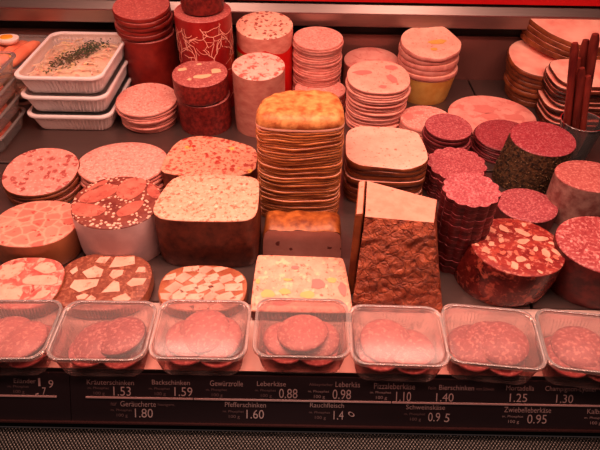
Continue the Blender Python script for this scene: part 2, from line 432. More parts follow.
# deck trays: a front run and a rear run, with narrow joints between them
k = 0
xs_f = [-1.0, -.30, .30, 1.0]; xs_r = [-1.3, on_z(474, 92).x, 1.3]
bm = bmesh.new()
for xs, y0, y1 in ((xs_f, .486, SEAM-.003), (xs_r, SEAM+.003, WALL_Y)):
    for a, b in zip(xs, xs[1:]):
        box_bm(bm, a+.0015, b-.0015, y0, y1, -.012, 0)
bmesh.ops.bevel(bm, geom=[e for e in bm.edges], offset=.0012, segments=1, affect='EDGES')
struct('floor', bm, M['deck'])
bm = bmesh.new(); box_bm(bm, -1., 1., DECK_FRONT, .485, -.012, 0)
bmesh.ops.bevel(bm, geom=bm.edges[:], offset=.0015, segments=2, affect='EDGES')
struct('floor_front_glare', bm, M['glaredeck'])  # front strip of the deck, glare painted on as a brighter surface
bm = bmesh.new(); box_bm(bm, -1.4, 1.4, DECK_FRONT-.004, WALL_Y, -.05, -.013); struct('trim_1', bm, M['black'])
# back wall: dark polished panel, black reveal, steel rail, red fascia
z_dark = on_y(300, 33.5, WALL_Y).z
bm = bmesh.new(); box_bm(bm, -1.5, 1.5, WALL_Y, WALL_Y+.02, -.02, z_dark); struct('wall_back', bm, M['backsteel'])
z_rail = on_y(300, 27, WALL_Y-.03).z
z_mid = on_y(300, 13, WALL_Y-.03).z
z_top = on_y(300, 6.5, WALL_Y-.03).z
bm = bmesh.new(); box_bm(bm, -1.5, 1.5, WALL_Y+.004, WALL_Y+.03, z_dark-.002, z_rail+.03); struct('trim_2', bm, M['black'])
bm = bmesh.new()
prof = [(WALL_Y-.024, z_rail), (WALL_Y-.030, z_rail+.003), (WALL_Y-.030, z_mid-.001), (WALL_Y-.027, z_mid), (WALL_Y-.014, z_top), (WALL_Y+.03, z_top), (WALL_Y+.03, z_rail)]
r0 = [bm.verts.new((-1.5, y, z)) for y, z in prof]; r1 = [bm.verts.new((1.5, y, z)) for y, z in prof]
ring_faces(bm, r0, r1); bm.faces.new(r0); bm.faces.new(r1)
struct('trim_3', bm, M['rail'])
bm = bmesh.new(); box_bm(bm, -1.5, 1.5, WALL_Y-.016, WALL_Y+.03, z_top+.006, z_top+.35); struct('wall_upper', bm, M['redpanel'])
bm = bmesh.new(); box_bm(bm, -1.5, 1.5, WALL_Y-.006, WALL_Y+.03, z_top, z_top+.006); struct('trim_4', bm, M['black'])

# ================================================================== PRICE RAIL
A_SL = math.radians(32)
DN = Vector((0, -math.sin(A_SL), -math.cos(A_SL))); BN = Vector((0, -math.cos(A_SL), math.sin(A_SL)))
B0 = on_z(300, 377, 0.)+Vector((0, 0, -.0005))
def on_board(px, py, lift=0.):
    d = Vector(ray(px, py)); o = Vector((0, 0, H)); p0 = B0+BN*lift
    return o+d*((p0-o).dot(BN)/d.dot(BN))
def bcoord(px, py):
    p = on_board(px, py)-B0
    return p.x, p.dot(DN)                                # along the rail, down the slope
V_BOT = bcoord(300, 424.5)[1]
def board_obj(name, bm, m, parent, smooth=False):
    """bm in (u, v down, lift) -> world relative to parent"""
    for v in bm.verts:
        u, w, l = v.co
        v.co = B0+Vector((1, 0, 0))*u+DN*w+BN*l-parent.location
    return link(name, bm, m, parent, (0, 0, 0), smooth, recalc=True)
def text_mesh(s):
    cu = bpy.data.curves.new('t', 'FONT'); cu.body = s; cu.resolution_u = 3; cu.fill_mode = 'FRONT'
    o = bpy.data.objects.new('t', cu); C.objects.link(o)
    dg = bpy.context.evaluated_depsgraph_get()
    me = bpy.data.meshes.new_from_object(o.evaluated_get(dg))
    bpy.data.objects.remove(o); bpy.data.curves.remove(cu)
    return me
def lettering(name, s, x0, x1, y0, y1, m, parent, rot=0., bold=0.):
    """Text fitted to the pixel box x0..x1, y0..y1 on the board."""
    me = text_mesh(s); vs = [v.co.copy() for v in me.vertices]
    if not vs: return
    ax0, ax1 = min(v.x for v in vs), max(v.x for v in vs); ay0, ay1 = min(v.y for v in vs), max(v.y for v in vs)
    cx, cy = (x0+x1)/2, (y0+y1)/2
    u0, _ = bcoord(x0, cy); u1, _ = bcoord(x1, cy); uc, vt = bcoord(cx, y0); _, vb = bcoord(cx, y1)
    sx, sy = (u1-u0)/(ax1-ax0), (vb-vt)/(ay1-ay0)
    um, vm = (u0+u1)/2, (vt+vb)/2
    c, sn = math.cos(rot), math.sin(rot)
    for v in me.vertices:
        a = (v.co.x-(ax0+ax1)/2)*sx; b = ((ay0+ay1)/2-v.co.y)*sy
        a, b = a*c-b*sn, a*sn+b*c
        v.co = B0+Vector((1, 0, 0))*(um+a)+DN*(vm+b)+BN*.0006-parent.location
    return link_me(name, me, m, parent, smooth=False)
u_seam = bcoord(70.5, 400)[0]
def rail_board(label, u0, u1, segs):
    root = empty('price_board', (B0.x*0+(u0+u1)/2, B0.y, 0), label, 'price board')
    root.location.z = -.02
    bm = bmesh.new(); box_bm(bm, u0, u1, 0, V_BOT, -.004, 0); board_obj('panel', bm, M['panel'], root)
    for (a, b) in segs:
        bm = bmesh.new(); ua, va = bcoord(a, 397+(a-57)*.0148); ub, vb = bcoord(b, 397+(b-57)*.0148)
        vv = bcoord(300, 400.6)[1]
        box_bm(bm, ua, ub, vv-.0009, vv+.0009, -.001, .0012); board_obj('divider_strip', bm, M['line'], root)
    return root
b1 = rail_board('black price board at the left end of the rail, with a fallen digit', -.9, u_seam-.0004, [(-120, 57)])
b2 = rail_board('long black price board with product names and prices below the tubs', u_seam+.0004, .9, [(86, 193), (194, 391), (392, 760)])
def unit(x, y, par, m='letterdim', w=21):
    lettering('unit_note', 'm. Phosphat', x, x+w, y, y+3, M[m], par)
    lettering('unit_note', '100 g', x+w*.28, x+w*.8, y+4.8, y+8.8, M[m], par)
L = [  # parent, name, x0, x1, ytop, ybot, big?
 (b1, 'Eiländer', 14, 36, 378.5, 383, 1), (b2, 'Kräuterschinken', 87, 134, 379.6, 384.6, 1), (b2, 'Backschinken', 152, 190, 379.8, 384.6, 1),
 (b2, 'Gewürzrolle', 210, 243, 380.4, 386, 1), (b2, 'Leberkäse', 257, 286, 381.2, 386, 1), (b2, 'Altbayrischer', 309, 333, 383, 386.6, 0), (b2, 'Leberkäs', 335.5, 360, 381.6, 387, 2),
 (b2, 'Pizzaleberkäse', 374, 415, 383, 389, 1), (b2, 'fein', 428, 436, 386, 389.4, 0), (b2, 'Bierschinken', 439, 474, 385, 390, 1), (b2, 'vom Schwein', 476, 494, 387, 390.4, 0),
 (b2, 'Mortadella', 506, 534, 385.4, 390.4, 1), (b2, 'Champignon-Lyoner', 545, 597, 386.2, 392.6, 1),
 (b2, 'nur', 111, 117, 402.4, 405.4, 0), (b2, 'Geräucherte', 120.5, 156, 401, 406.4, 1), (b2, 'hausgem.', 158, 175, 403, 406.6, 0), (b2, 'Pfefferschinken', 225, 266, 402, 407, 1),
 (b2, 'Rauchfleisch', 310, 344, 402.6, 407.4, 1), (b2, 'Schweinskäse', 406, 445, 404.6, 409.4, 1), (b2, 'Zwiebelleberkäse', 504, 551, 407, 412.4, 1), (b2, 'Kalbskäse', 587, 614, 408.8, 413.8, 1)]
for p, s, x0, x1, y0, y1, big in L:
    lettering('product_name' if big else 'small_note', s, x0, x1, y0, y1, M['letter' if big == 2 else 'letterdim' if not big else 'letter'], p)
for s, x0, x1, y0, y1 in [('1.53', 113.5, 131, 386.4, 395.6), ('1.59', 174.5, 192.5, 387, 396), ('0.88', 279, 297.5, 388.6, 398), ('0.98', 332.5, 351, 389.4, 399), ('1.10', 396, 411, 391.6, 401),
        ('1.40', 436, 453.5, 393, 401.4), ('1.25', 509.5, 527, 393.4, 401.8), ('1.30', 556, 573, 394.4, 402.8), ('1.80', 135, 153, 408.4, 417.4), ('1.60', 246.5, 264, 409.6, 418.4),
        ('1.4', 333.5, 343.5, 410.6, 419.4), ('0.9', 428, 440, 412.4, 421.2), ('5', 444.5, 449.5, 413.4, 422), ('0.95', 527, 546.5, 414.4, 423.4)]:
    lettering('price_digits', s, x0, x1, y0, y1, M['digit'], b2, rot=.12 if s == '5' else 0.)
tag(lettering('price_digits', '0', 347.5, 355, 412, 416, M['digit'], b2, rot=.6), 'tilted loose digit')
for s, x0, x1, y0, y1, r in [('1', 38.4, 40.6, 377.8, 386, 0), ('9', 48.5, 53.5, 379.8, 387.8, .1), ('7', 42.4, 46.2, 387.2, 395, 0), ('-', 35.6, 39, 393, 394.4, -.4)]:
    lettering('price_digits', s, x0, x1, y0, y1, M['digit'], b1, rot=r)
unit(8, 385, b1); unit(88, 386.6, b2); unit(149, 387.2, b2); unit(206, 388.4, b2); unit(255, 389, b2); unit(308, 390, b2, 'letter'); unit(370, 391, b2, 'letter')
unit(111, 408.6, b2); unit(223, 410, b2); unit(309, 411, b2); unit(404, 412.6, b2); unit(502, 415, b2, 'letter'); unit(584, 416.4, b2, 'letter')
# lip under the board and the knurled grille below
def slope_box(name, v0, v1, l0, l1, m):
    bm = bmesh.new(); box_bm(bm, -1., 1., v0, v1, l0, l1)
    for v in bm.verts:
        u, w, l = v.co; v.co = Vector((u, B0.y, B0.z))+DN*w+BN*l
    return struct(name, bm, m)
slope_box('trim_5', V_BOT, V_BOT+.0016, -.006, .004, M['rail'] if False else plain('dark_lip_edge', (96, 60, 58), .3, .6))
slope_box('trim_6', V_BOT+.0016, V_BOT+.0105, -.012, -.004, M['black'])
slope_box('trim_7', -.003, V_BOT, -.02, -.005, M['black'])
g0 = on_board(300, 432.5, -.004)
bm = bmesh.new(); box_bm(bm, -.9, .9, -.16, 0, -.004, 0)
g = link('ventilation_grille', bm, M['grille'], None, g0, False, (math.radians(24), 0, 0), recalc=True)
tag(g, 'grey knurled metal grille along the bottom edge below the price boards', 'grille')

# ================================================================== BACK ROW
# sealed packs at the left edge
def rr(w, d, r, n=8):
    pts = []
    for cx, cy, a0 in ((w/2-r, d/2-r, 0), (-w/2+r, d/2-r, PI/2), (-w/2+r, -d/2+r, PI), (w/2-r, -d/2+r, 3*PI/2)):
        for i in range(n+1):
            a = a0+PI/2*i/n; pts.append((cx+r*math.cos(a), cy+r*math.sin(a)))
    return pts
def densify(pts, m):
    q = []
    for i in range(len(pts)):
        a, b = Vector(pts[i]), Vector(pts[(i+1) % len(pts)])
        k = max(1, int((b-a).length/m))
        q += [tuple(a.lerp(b, j/k)) for j in range(k)]
    return q
def tub_mesh(w, d, h, mat, r=.014, inner=.84, ribs=True, flange=.004, rib=.0007, pitch=.005, thick=0.):
    bm = bmesh.new(); ol = densify(rr(w, d, r), .0012 if ribs else .01)
    levels = [(0.0, inner-.02), (.04, inner), (.25, inner+(1-inner)*.22), (.7, inner+(1-inner)*.62), (.8, inner+(1-inner)*.78), (.93, .965), (.94, .965)]
    s = 0; rs = []
    per = []
    for i, p in enumerate(ol):
        per.append(s); s += (Vector(ol[(i+1) % len(ol)])-Vector(p)).length
    for (t, k) in levels:
        r_ = []
        for i, (x, y) in enumerate(ol):
            q = k
            if ribs and .03 < t < .75: q += rib/(w*.5)*math.cos(2*PI*per[i]/pitch)
            r_.append(bm.verts.new((x*q, y*q, h*t)))
        rs.append(r_)
    for a, b in zip(rs, rs[1:]): ring_faces(bm, a, b)
    cap(bm, rs[0], Vector((0, 0, 0)), False, 1)
    return bm, ol, rs[-1]
def rim_ring(w, d, h0, h1, r, inn, out):
    bm = bmesh.new(); ol = rr(w, d, r); rs = []
    for k, z in ((inn, h0), (out, h0), (out+.004, h0+(h1-h0)*.3), (out+.004, h0+(h1-h0)*.7), (out, h1), ((inn+out)/2+.01, h1+.0003), (inn, h1-.0004)):
        rs.append([bm.verts.new((x*k, y*k, z)) for x, y in ol])
    for a, b in zip(rs, rs[1:]+rs[:1]): ring_faces(bm, a, b)
    return bm
def disc_slice(name, w, th, edge, face, loc, rot, label, cat, group=None, dome=.0, parent=None, outline=o_circle, fold=0.):
    bm = bmesh.new(); ol = outline(w, w)
    zf = lambda x, y: -dome*((x*2/w)**2+(y*2/w)**2)+fold*math.sin(x/w*5+1)*(y/w)
    rs = [[bm.verts.new((x*k, y*k, zf(x*k, y*k)+z)) for x, y in ol] for k, z in ((.96, -th), (1, -th*.6), (1, -th*.35), (.965, 0))]
    for a, b in zip(rs, rs[1:]): ring_faces(bm, a, b, 0)
    cap(bm, rs[0], Vector((0, 0, -th)), False, 5, 1, lambda x, y: zf(x, y)-th)
    cap(bm, rs[-1], Vector((0, 0, 0)), True, 6, 1, zf)
    o = link(name, bm, [edge, face], parent, loc, True, rot)
    return tag(o, label, cat, group)

# --- three white tubs of noodle salad
tf = fit(33, 117, 28, 79, 135, 1.34)
tw, td = tf.w, tf.d
for i in range(3):
    dz = .0372*i; z = dz
    root = empty('salad_tub', (tf.x, tf.y, z), ['white ribbed plastic tub, lowest of the three stacked at the back left', 'white ribbed plastic tub, middle one of the three stacked at the back left', 'white ribbed plastic tub of noodle salad on top of its stack at the back left'][i], 'tub', 'stacked white salad tubs')
    bm, ol, top = tub_mesh(tw*.97, td*.97, .036, M['white'], r=.02, inner=.86, rib=.0011, pitch=.0072)
    link('tub_body', bm, M['white'], root)
    bm = rim_ring(tw, td, .033, .0375, .022, .93, 1.0)
    link('rim', bm, M['white'], root)
    if i < 2:
        bm = bmesh.new(); olr = rr(tw*.94, td*.94, .02); r0 = [bm.verts.new((x, y, .0345)) for x, y in olr]; cap(bm, r0, Vector((0, 0, .0345)), True, 1)
        link('lid', bm, M['film'], root)
    else:
        bm = bmesh.new(); olr = rr(tw*.955, td*.955, .02); r0 = [bm.verts.new((x, y, .0355)) for x, y in olr]; cap(bm, r0, Vector((0, 0, .0355)), True, 1)
        link('lid', bm, M['film'], root)
    root.rotation_euler.x = math.radians(4.5) if False else 0
# salad: a heaped noodle surface
bm = bmesh.new(); olr = densify(rr(tw*.86, td*.86, .018), .01); z0 = .0770
rings = []
for k in range(9):
    t = 1-k/9
    rings.append([bm.verts.new((x*t, y*t, .018+.009*(1-t**3)+.0035*mnoise.noise(Vector((x*t*90, y*t*90, 1))))) for x, y in olr])
for a, b in zip(rings, rings[1:]): ring_faces(bm, a, b)
cap(bm, rings[-1], Vector((0, 0, .028)), True, 1)
rd = random.Random(4)
for i in range(70):                                              # noodle strands
    x, y = rd.uniform(-.38, .38)*tw, rd.uniform(-.38, .38)*td; a = rd.uniform(0, PI); l = rd.uniform(.008, .018)
    if abs(x) > tw*.36 or abs(y) > td*.36: continue
    c = rd.uniform(-.6, .6)
    pts = [(x+math.cos(a+c*t)*l*t, y+math.sin(a+c*t)*l*t, .0275+.0025*math.sin(PI*(t+1)/2)) for t in (-1, -.5, 0, .5, 1)]
    tube(bm, pts, .0014, 6)
sal = link('noodle_salad', bm, M['salad'], None, (tf.x, tf.y, z0+.0005), recalc=False)
tag(sal, 'creamy noodle salad filling the top white tub', 'salad', kind='stuff')
bm = bmesh.new()
for i in range(420):
    t = rd.gauss(0, 1); x = rd.gauss(0, .012)+.006+t*.014; y = .006+t*.036
    if abs(x) > tw*.38 or abs(y) > td*.38: continue
    a = rd.uniform(0, PI); l = rd.uniform(.0012, .003); z = .0300+rd.uniform(-.001, .002)
    tube(bm, [(x-l*math.cos(a), y-l*math.sin(a), z), (x+l*math.cos(a), y+l*math.sin(a), z+rd.uniform(-.0005, .001))], .0009, 5)
hb = link('chopped_chives', bm, M['herb'], None, (tf.x, tf.y, z0+.0005))
tag(hb, 'dark green chopped chives scattered down the middle of the noodle salad', 'herbs', kind='stuff')

# --- clear packs at the far left
def pack(loc, w, d, h, label, rz=0., grp='clear packs at the left edge'):
    root = empty('clear_pack', loc, label, 'pack', grp, rz)
    bm, ol, top = tub_mesh(w*.97, d*.97, h, M['clear'], r=.018, inner=.86, ribs=False)
    link('tub_body', bm, M['packclear'], root)
    bm = rim_ring(w, d, h*.9, h, .02, .93, 1.0); link('rim', bm, M['rim'], root)
    return root
TL = tf.x-tw/2-.006
pkx, pky = TL-.080, 1.03
pz = 0.
for i in range(3):
    pack((pkx, pky, pz), .155, .17, .032, ['clear pack at the bottom under the frankfurter pack, back left corner', 'clear pack right under the pack of frankfurters, back left corner', 'clear pack of frankfurters and half an egg, at the back left corner'][i]); pz += .0325
pz -= .0325
for i, (ox, a) in enumerate([(.050, 1.42), (.026, 1.44), (.001, 1.40), (-.024, 1.42), (-.048, 1.44)]):
    bm = bmesh.new(); pts = []
    for t in range(9):
        q = t/8*2-1
        pts.append((.058*q*math.cos(a), .058*q*math.sin(a), .004*(1-q*q)))
    tube(bm, pts, [.0045, .0095, .0115, .012, .012, .012, .0115, .0095, .0045], 14)
    tag(link('frankfurter', bm, M['frank'], None, (pkx+ox*.95, pky, pz+.026)), ['frankfurter at the right edge of the pack with the egg', 'second frankfurter from the right in the pack with the egg', 'middle frankfurter in the pack with the egg, half under the egg', 'fourth frankfurter from the right in the egg pack, near the picture edge', 'frankfurter at the far left of the pack with the egg'][i], 'sausage', 'frankfurters in the clear pack')
eg = on_z(8, 42, pz+.046)
root = empty('boiled_egg_half', (eg.x, eg.y, pz+.0405), 'half boiled egg with orange yolk lying on the frankfurters', 'egg')
bm = bmesh.new(); ol = o_circle(.046, .034, 40); rs = [[bm.verts.new((x*k, y*k, z)) for x, y in ol] for k, z in ((.3, .001), (.7, .004), (.93, .009), (1, .0135), (.97, .015))]
for a, b in zip(rs, rs[1:]): ring_faces(bm, a, b)
cap(bm, rs[0], Vector((0, 0, 0)), False, 1); cap(bm, rs[-1], Vector((0, 0, .015)), True, 2)
link('egg_white', bm, M['eggwhite'], root)
bm = bmesh.new(); ol = o_circle(.025, .021, 32); rs = [[bm.verts.new((x*k, y*k, z)) for x, y in ol] for k, z in ((1, .0145), (.9, .0168))]
ring_faces(bm, rs[0], rs[1]); cap(bm, rs[-1], Vector((0, 0, .0175)), True, 2)
link('yolk', bm, M['yolk'], root)
# leaning column of clear packs in front of it
pz = 0.
for i in range(4):
    x = on_z(22-3.5*i, 140-18*i, .0335*i).x-.078; y = .872+.004*i
    pack((x, y, pz), .15, .125, .033, ['clear pack at the foot of the column at the left edge', 'clear pack second from the bottom of the column at the left edge', 'clear pack second from the top of the column at the left edge', 'clear pack with yellow cheese slices on top of the left edge column'][i])
    for j in range(3):
        disc_slice('cheese_slice' if i == 3 else 'sausage_slice', .098, .003, M['cheese' if i == 3 else 'edgepink'], M['cheese' if i == 3 else 'hamblot'], (x-.012+.012*j, y, pz+.012+.006*j), (0, .12, 0),
                   ('yellow cheese slice in the top clear pack at the left edge' if i == 3 else 'sausage slice inside the %s clear pack of the left edge column' % ['lowest', 'second lowest', 'third lowest'][i]), 'cheese slice' if i == 3 else 'sausage slice', 'slices in clear pack %s' % ['at the bottom', 'second up', 'third up', 'on top'][i])
    pz += .0335

# --- red sausage with loose slices on top
f = fit(121, 174, 22, 41, 100, 1.); f.s = 0.06
sausage('bologna_sausage', 'thick plain dark red sausage stump standing right of the white salad tubs', 'sausage', f, o_circle, M['redcase'], M['redface'], bulge=.01)
f2 = fit(118, 173, -4, 24, 35.5, 1., f.h-f.s*f.d/2*0, .0); f2.z0 = f.h+.0035; f2.x, f2.y = f.x-.003, f.y-.002; f2.h = .048; f2.s = .16; f2.sb = f.s
stack('sausage_slice', 'uppermost slice on the dark red sausage stump right of the white tubs', 'red-rimmed slice under the top one on the dark red sausage stump by the white tubs', 'sausage slice', 'slices on the dark red stump', f2, 5, o_circle, M['redcase'], M['redface'], jit=.003, seed=3)
# --- pink slices in front of it
f = fit(116, 177, 82, 116, 137, 1.)
stack('sausage_slice', 'top slice of the low pink stack in front of the plain dark red stump', 'slice under the top one in the low pink stack before the plain dark red stump', 'sausage slice', 'low pink stack before the red stump', f, 9, o_circle, M['edgepink'], M['pinkslice'], jit=.002, seed=5, sizes=lambda t: .84+.16*min(1, t*1.6))
# --- veined sausage
f = fit(174, 231, -4, 25, 114, 1.); f.s = .06
def veins(bm, f):
    rd = random.Random(21); R = f.w/2
    def P(th, z, off=.0006): return ((R+off)*math.cos(th), (R+off)*math.sin(th), z)
    def seg(a, b, wd):
        dth, dz = b[0]-a[0], b[1]-a[1]; l = math.hypot(dth*R, dz) or 1
        nx, nz = -dz/l*wd/R, dth*R/l*wd
        v = [bm.verts.new(P(t+sx*nx, z+sx*nz)) for (t, z), sx in ((a, -1), (b, -1), (b, 1), (a, 1))]
        fc = bm.faces.new(v); fc.material_index = 1
        fc.normal_update(); c = fc.calc_center_median()
        if fc.normal.dot(Vector((c.x, c.y, 0))) < 0: fc.normal_flip()
    def grow(th, z, ang, n, wd, depth):
        for i in range(n):
            ang += rd.uniform(-.55, .55); l = rd.uniform(.004, .007)
            b = (th+math.cos(ang)*l/R, z+math.sin(ang)*l)
            if not (.006 < b[1] < f.h+f.s*R*math.sin(b[0])-.006): return
            seg((th, z), b, wd); th, z = b
            if depth and rd.random() < .34: grow(th, z, ang+rd.choice((-1, 1))*rd.uniform(.5, .9), max(2, n-3), wd*.8, depth-1)
    for k in range(9):
        grow(2*PI*k/9+.25, f.h*rd.uniform(.50, .62), PI/2+rd.uniform(-.4, .4), 8, .0008, 3)
        grow(2*PI*k/9+.55, f.h*rd.uniform(.86, .92), -PI/2+rd.uniform(-.5, .5), 8, .0008, 2)
        grow(2*PI*k/9+.1, f.h*rd.uniform(.1, .2), PI/2+rd.uniform(-.5, .5), 9, .0008, 2)
    return [M['vein']]
sausage('veined_sausage', 'red sausage stump printed with branching cream veins, at the back', 'sausage', f, o_circle, M['redprint'], M['redface'], side_extra=veins)
g2 = Fit(); g2.x, g2.y = on_z(204.5, 6, f.h).x, f.y+.004; g2.w = g2.d = .078; g2.z0 = f.h+f.s*.004+.003; g2.h = .06; g2.s = 0; g2.sb = f.s
sausage('salami_stump', 'small dark red salami stump standing on the veined sausage', 'sausage', g2, o_circle, M['redcase2'], M['sal'])
# --- two red pieces one on the other
f = fit(177, 230, 80, 107, 137, 1.); f.s = .06
sausage('red_sausage_piece', 'red sausage piece under another one, standing before the veined sausage', 'sausage', f, o_circle, M['redcase2'], M['fatred'])
f2 = fit(174, 229, 60, 88, 108, 1., f.h-.004); f2.z0 = f.h+.0032; f2.sb = f.s; f2.h = max(.03, f2.h-.004); f2.x, f2.y = f.x-.002, f.y-.003
sausage('red_sausage_piece', 'red sausage piece with large cream fat bits, stacked on another before the veined sausage', 'sausage', f2, o_circle, M['redcase2'], M['fatred'],
        inlays=[(blob(-.66, .18, .17, .12, .3, seed=1), M['fatbit']), (blob(.12, -.28, .30, .15, .3, seed=2), M['fatbit']), (blob(.56, .12, .20, .18, .2, seed=3), M['fatbit']), (blob(-.1, .6, .1, .08, seed=4), M['fatbit']), (blob(-.3, -.5, .08, .08, seed=9), M['fatbit'])])
# --- sausage with red printed wrapper
f = fit(236, 293, 9, 41, 106, .97); f.s = min(f.s, .14)
rt = sausage('wrapped_sausage', 'pale speckled sausage in a peeled-down bright red wrapper, at the back', 'sausage', f, o_circle, M['wetpink'], M['spotted'])
bm = bmesh.new(); R = f.w/2+.0012; n = 80; lo = []; hi = []
for i in range(n):
    a = 2*PI*i/n; topz = f.h*.80-.010*abs(math.sin(a*2.5+.65))
    lo.append(bm.verts.new((R*math.cos(a), R*math.sin(a), .001))); hi.append(bm.verts.new((R*math.cos(a), R*math.sin(a), topz)))
ring_faces(bm, lo, hi); link('red_wrapper', bm, M['redwrap'], rt)
bm = bmesh.new(); R += .0007; lo = []; hi = []
for i in range(13):
    a = math.radians(192+i*4.2); lo.append(bm.verts.new((R*math.cos(a), R*math.sin(a), f.h*.42))); hi.append(bm.verts.new((R*math.cos(a), R*math.sin(a), f.h*.70)))
for i in range(12): bm.faces.new((lo[i], lo[i+1], hi[i+1], hi[i]))
link('printed_label', bm, M['wraplabel'], rt)
# --- pale sausage before it
f = fit(232, 285, 52, 80, 138, 1.)
sausage('pale_sausage', 'pale pink sausage stump with soft red spots, before the red wrapped one', 'sausage', f, o_circle, M['wetpink'], M['spotted2'])
# --- pink stack
f = fit(293, 343, 26, 49, 108, 1.)
stack('sausage_slice', 'top slice of the tall pink stack right of the red wrapped sausage', 'slice below the top in the tall pink stack right of the red wrapped sausage', 'sausage slice', 'tall pink stack beside the red wrapper', f, 26, o_circle, M['edgepink'], M['pinkslice'], jit=.0012, seed=7, crease=.012)
f = fit(294, 346, 77, 100, 119, .86)
stack('sausage_slice', 'top slice of the pink stack half hidden behind the golden loaf stack', 'lower slice of the pink stack half hidden behind the golden loaf stack', 'sausage slice', 'pink stack behind the golden loaf', f, 6, o_circle, M['edgepink'], M['pinkslice'], seed=8)
f = fit(344, 399, 47, 73, 98, .82)
sausage('ham_sausage', 'smooth pink ham sausage stump behind the tall pale slice stack', 'sausage', f, o_circle, M['wetpink'], M['ham'])
f = fit(347, 410, 60, 93, 136, .98)
stack('ham_sausage_slice', 'top slice with three rosy ham bits on the tall pale stack', 'slice under the top one in the tall pale stack right of the golden loaf', 'sausage slice', 'tall pale slice stack', f, 22, o_super(2.3), M['edgepink'], M['pale'], crease=.018,
      inlays=[(blob(-.5, .2, .30, .12, .15, seed=5), M['hambit']), (blob(.45, .55, .2, .16, -.3, seed=6), M['hambit']), (blob(.42, -.15, .16, .3, .35, seed=7), M['hambit']), (blob(.08, -.62, .13, .1, seed=8), M['hambit'])], jit=.002, seed=9, sizes=lambda t: .93+.07*min(1, t*1.3))
# --- yellow rimmed sausage with slices on top
f = fit(401, 462, 25, 58, 108, .95)
fb = Fit(); fb.x, fb.y, fb.w, fb.d, fb.z0, fb.sb = f.x, f.y, f.w*.985, f.d*.985, 0, 0; fb.h = f.h*.50; fb.s = .04
sausage('cheese_rimmed_sausage', 'yellow cheese rimmed sausage stump under pale slices, at the back right of centre', 'sausage', fb, o_circle, M['yellowside'], M['pale'], taper=.84)
fs = Fit(); fs.x, fs.y, fs.w, fs.d = f.x-.001, f.y, f.w, f.d; fs.z0 = fb.h+.0004; fs.h = f.h-fb.h; fs.s = f.s; fs.sb = .04
stack('sausage_slice', 'top slice with a yellow streak, on the yellow rimmed sausage stump', 'pale slice lying on the yellow rimmed sausage, below its top slice', 'sausage slice', 'pale slices on the yellow rimmed stump', fs, 5, o_circle, M['edgepink'], M['pale'],
      inlays=[(blob(.2, -.05, .34, .13, .2, seed=11), M['yellowside']), (blob(.02, -.5, .12, .09, 0, seed=12), M['yellowside'])], jit=.003, wave=.008, seed=12)
# --- low stacks
f = fit(400, 452, 105, 131, 144, .85)
stack('ham_sausage_slice', 'top slice with a dusky ham spot, behind the small round salami stack', 'lower slice of the low pink stack behind the small round salami stack', 'sausage slice', 'low pink stack behind the salami', f, 4, o_circle, M['edgepink'], M['pinkslice'], inlays=[(blob(-.68, .05, .22, .26, seed=13), M['duskbit']), (blob(-.2, .4, .2, .12, seed=14), M['duskbit'])], seed=13)
f = fit(448, 535, 95, 137, 146, .92)
f.s = max(f.s, 0)
stack('ham_slice', 'widest flat ham slice with dusky spots, topmost at the back right', 'ham slice underneath the wide flat ham slice at the back right', 'ham slice', 'wide ham slices at the back right', f, 3, o_circle, M['edgepink'], M['ham'],
      inlays=[(blob(-.1, .3, .27, .2, .1, seed=15), M['duskbit']), (blob(-.05, -.05, .22, .16, .1, seed=16), M['duskbit']), (blob(.5, -.1, .22, .16, .1, seed=17), M['duskbit'])], jit=.004, seed=14)
# --- hams at the right
f = fit(509, 594, 38, 78, 112, .85)
stack('ham_slice', 'top slice of the brown rinded ham stack under the half ham, back right', 'brown rinded ham slice in the stack under the half ham, back right', 'ham slice', 'brown rinded ham slices at the back right', f, 7, o_super(2.4), M['edgebrown'], M['smoked'], jit=.0015, seed=15, taper=.86)
f2 = Fit(); f2.w, f2.d = .160, .115; f2.x = f.x+.026; f2.y = f.y+.008; f2.z0 = f.h+f.s*.012+.009; f2.h = .044; f2.s = .26; f2.sb = f.s
o_leaf = o_poly([(-1.02, .98), (-.2, .86), (1, .62), (1.05, -.7), (.5, -.98), (-.1, -.82), (-.6, -.25), (-.95, .5)], 2)
stack('ham_slice', 'pointed half ham slice on top of its pile, back right corner', 'pointed half ham slice below the top one, back right corner', 'ham slice', 'half ham slices at the back right', f2, 4, o_leaf, M['edgebrown'], M['smoked'], jit=.001, seed=16)
f = fit(553, 632, 58, 86, 132, .72)
stack('smoked_ham_slice', 'top slice of the dark rinded smoked ham stack behind the glass of sausage sticks', 'dark rinded smoked ham slice in the stack behind the glass of sausage sticks', 'ham slice', 'dark rinded smoked ham stack', f, 11, o_super(3.6), M['edgedark'], M['smoked'], jit=.004, gap=.0022, seed=17, taper=1.06)
# --- glass with sausage sticks
gc = on_z(584, 150, 0.); gw, gh = .072, .075
ctr = on_z(583, 121, gh); gx, gy = ctr.x, ctr.y
root = empty('glass_jar', (gx, gy, 0), 'clear glass holding dried sausage sticks at the right edge', 'glass')
bm = bmesh.new(); n = 48
profg = [(.024, .0008), (.026, .002), (.029, .03), (.035, gh), (.0365, gh+.0006), (.0335, gh-.001), (.0275, .03), (.024, .007)]
rs = [[bm.verts.new((r*math.cos(2*PI*i/n), r*math.sin(2*PI*i/n), z)) for i in range(n)] for r, z in profg]
for a, b in zip(rs, rs[1:]): ring_faces(bm, a, b)
cap(bm, rs[0], Vector((0, 0, .0008)), False, 1); cap(bm, rs[-1], Vector((0, 0, .007)), True, 1)
link('glass_wall', bm, M['glass'], root)
bm = bmesh.new(); ring = [((.035)*math.cos(2*PI*i/n), .035*math.sin(2*PI*i/n), gh) for i in range(n)]
prev = None; rr_ = []
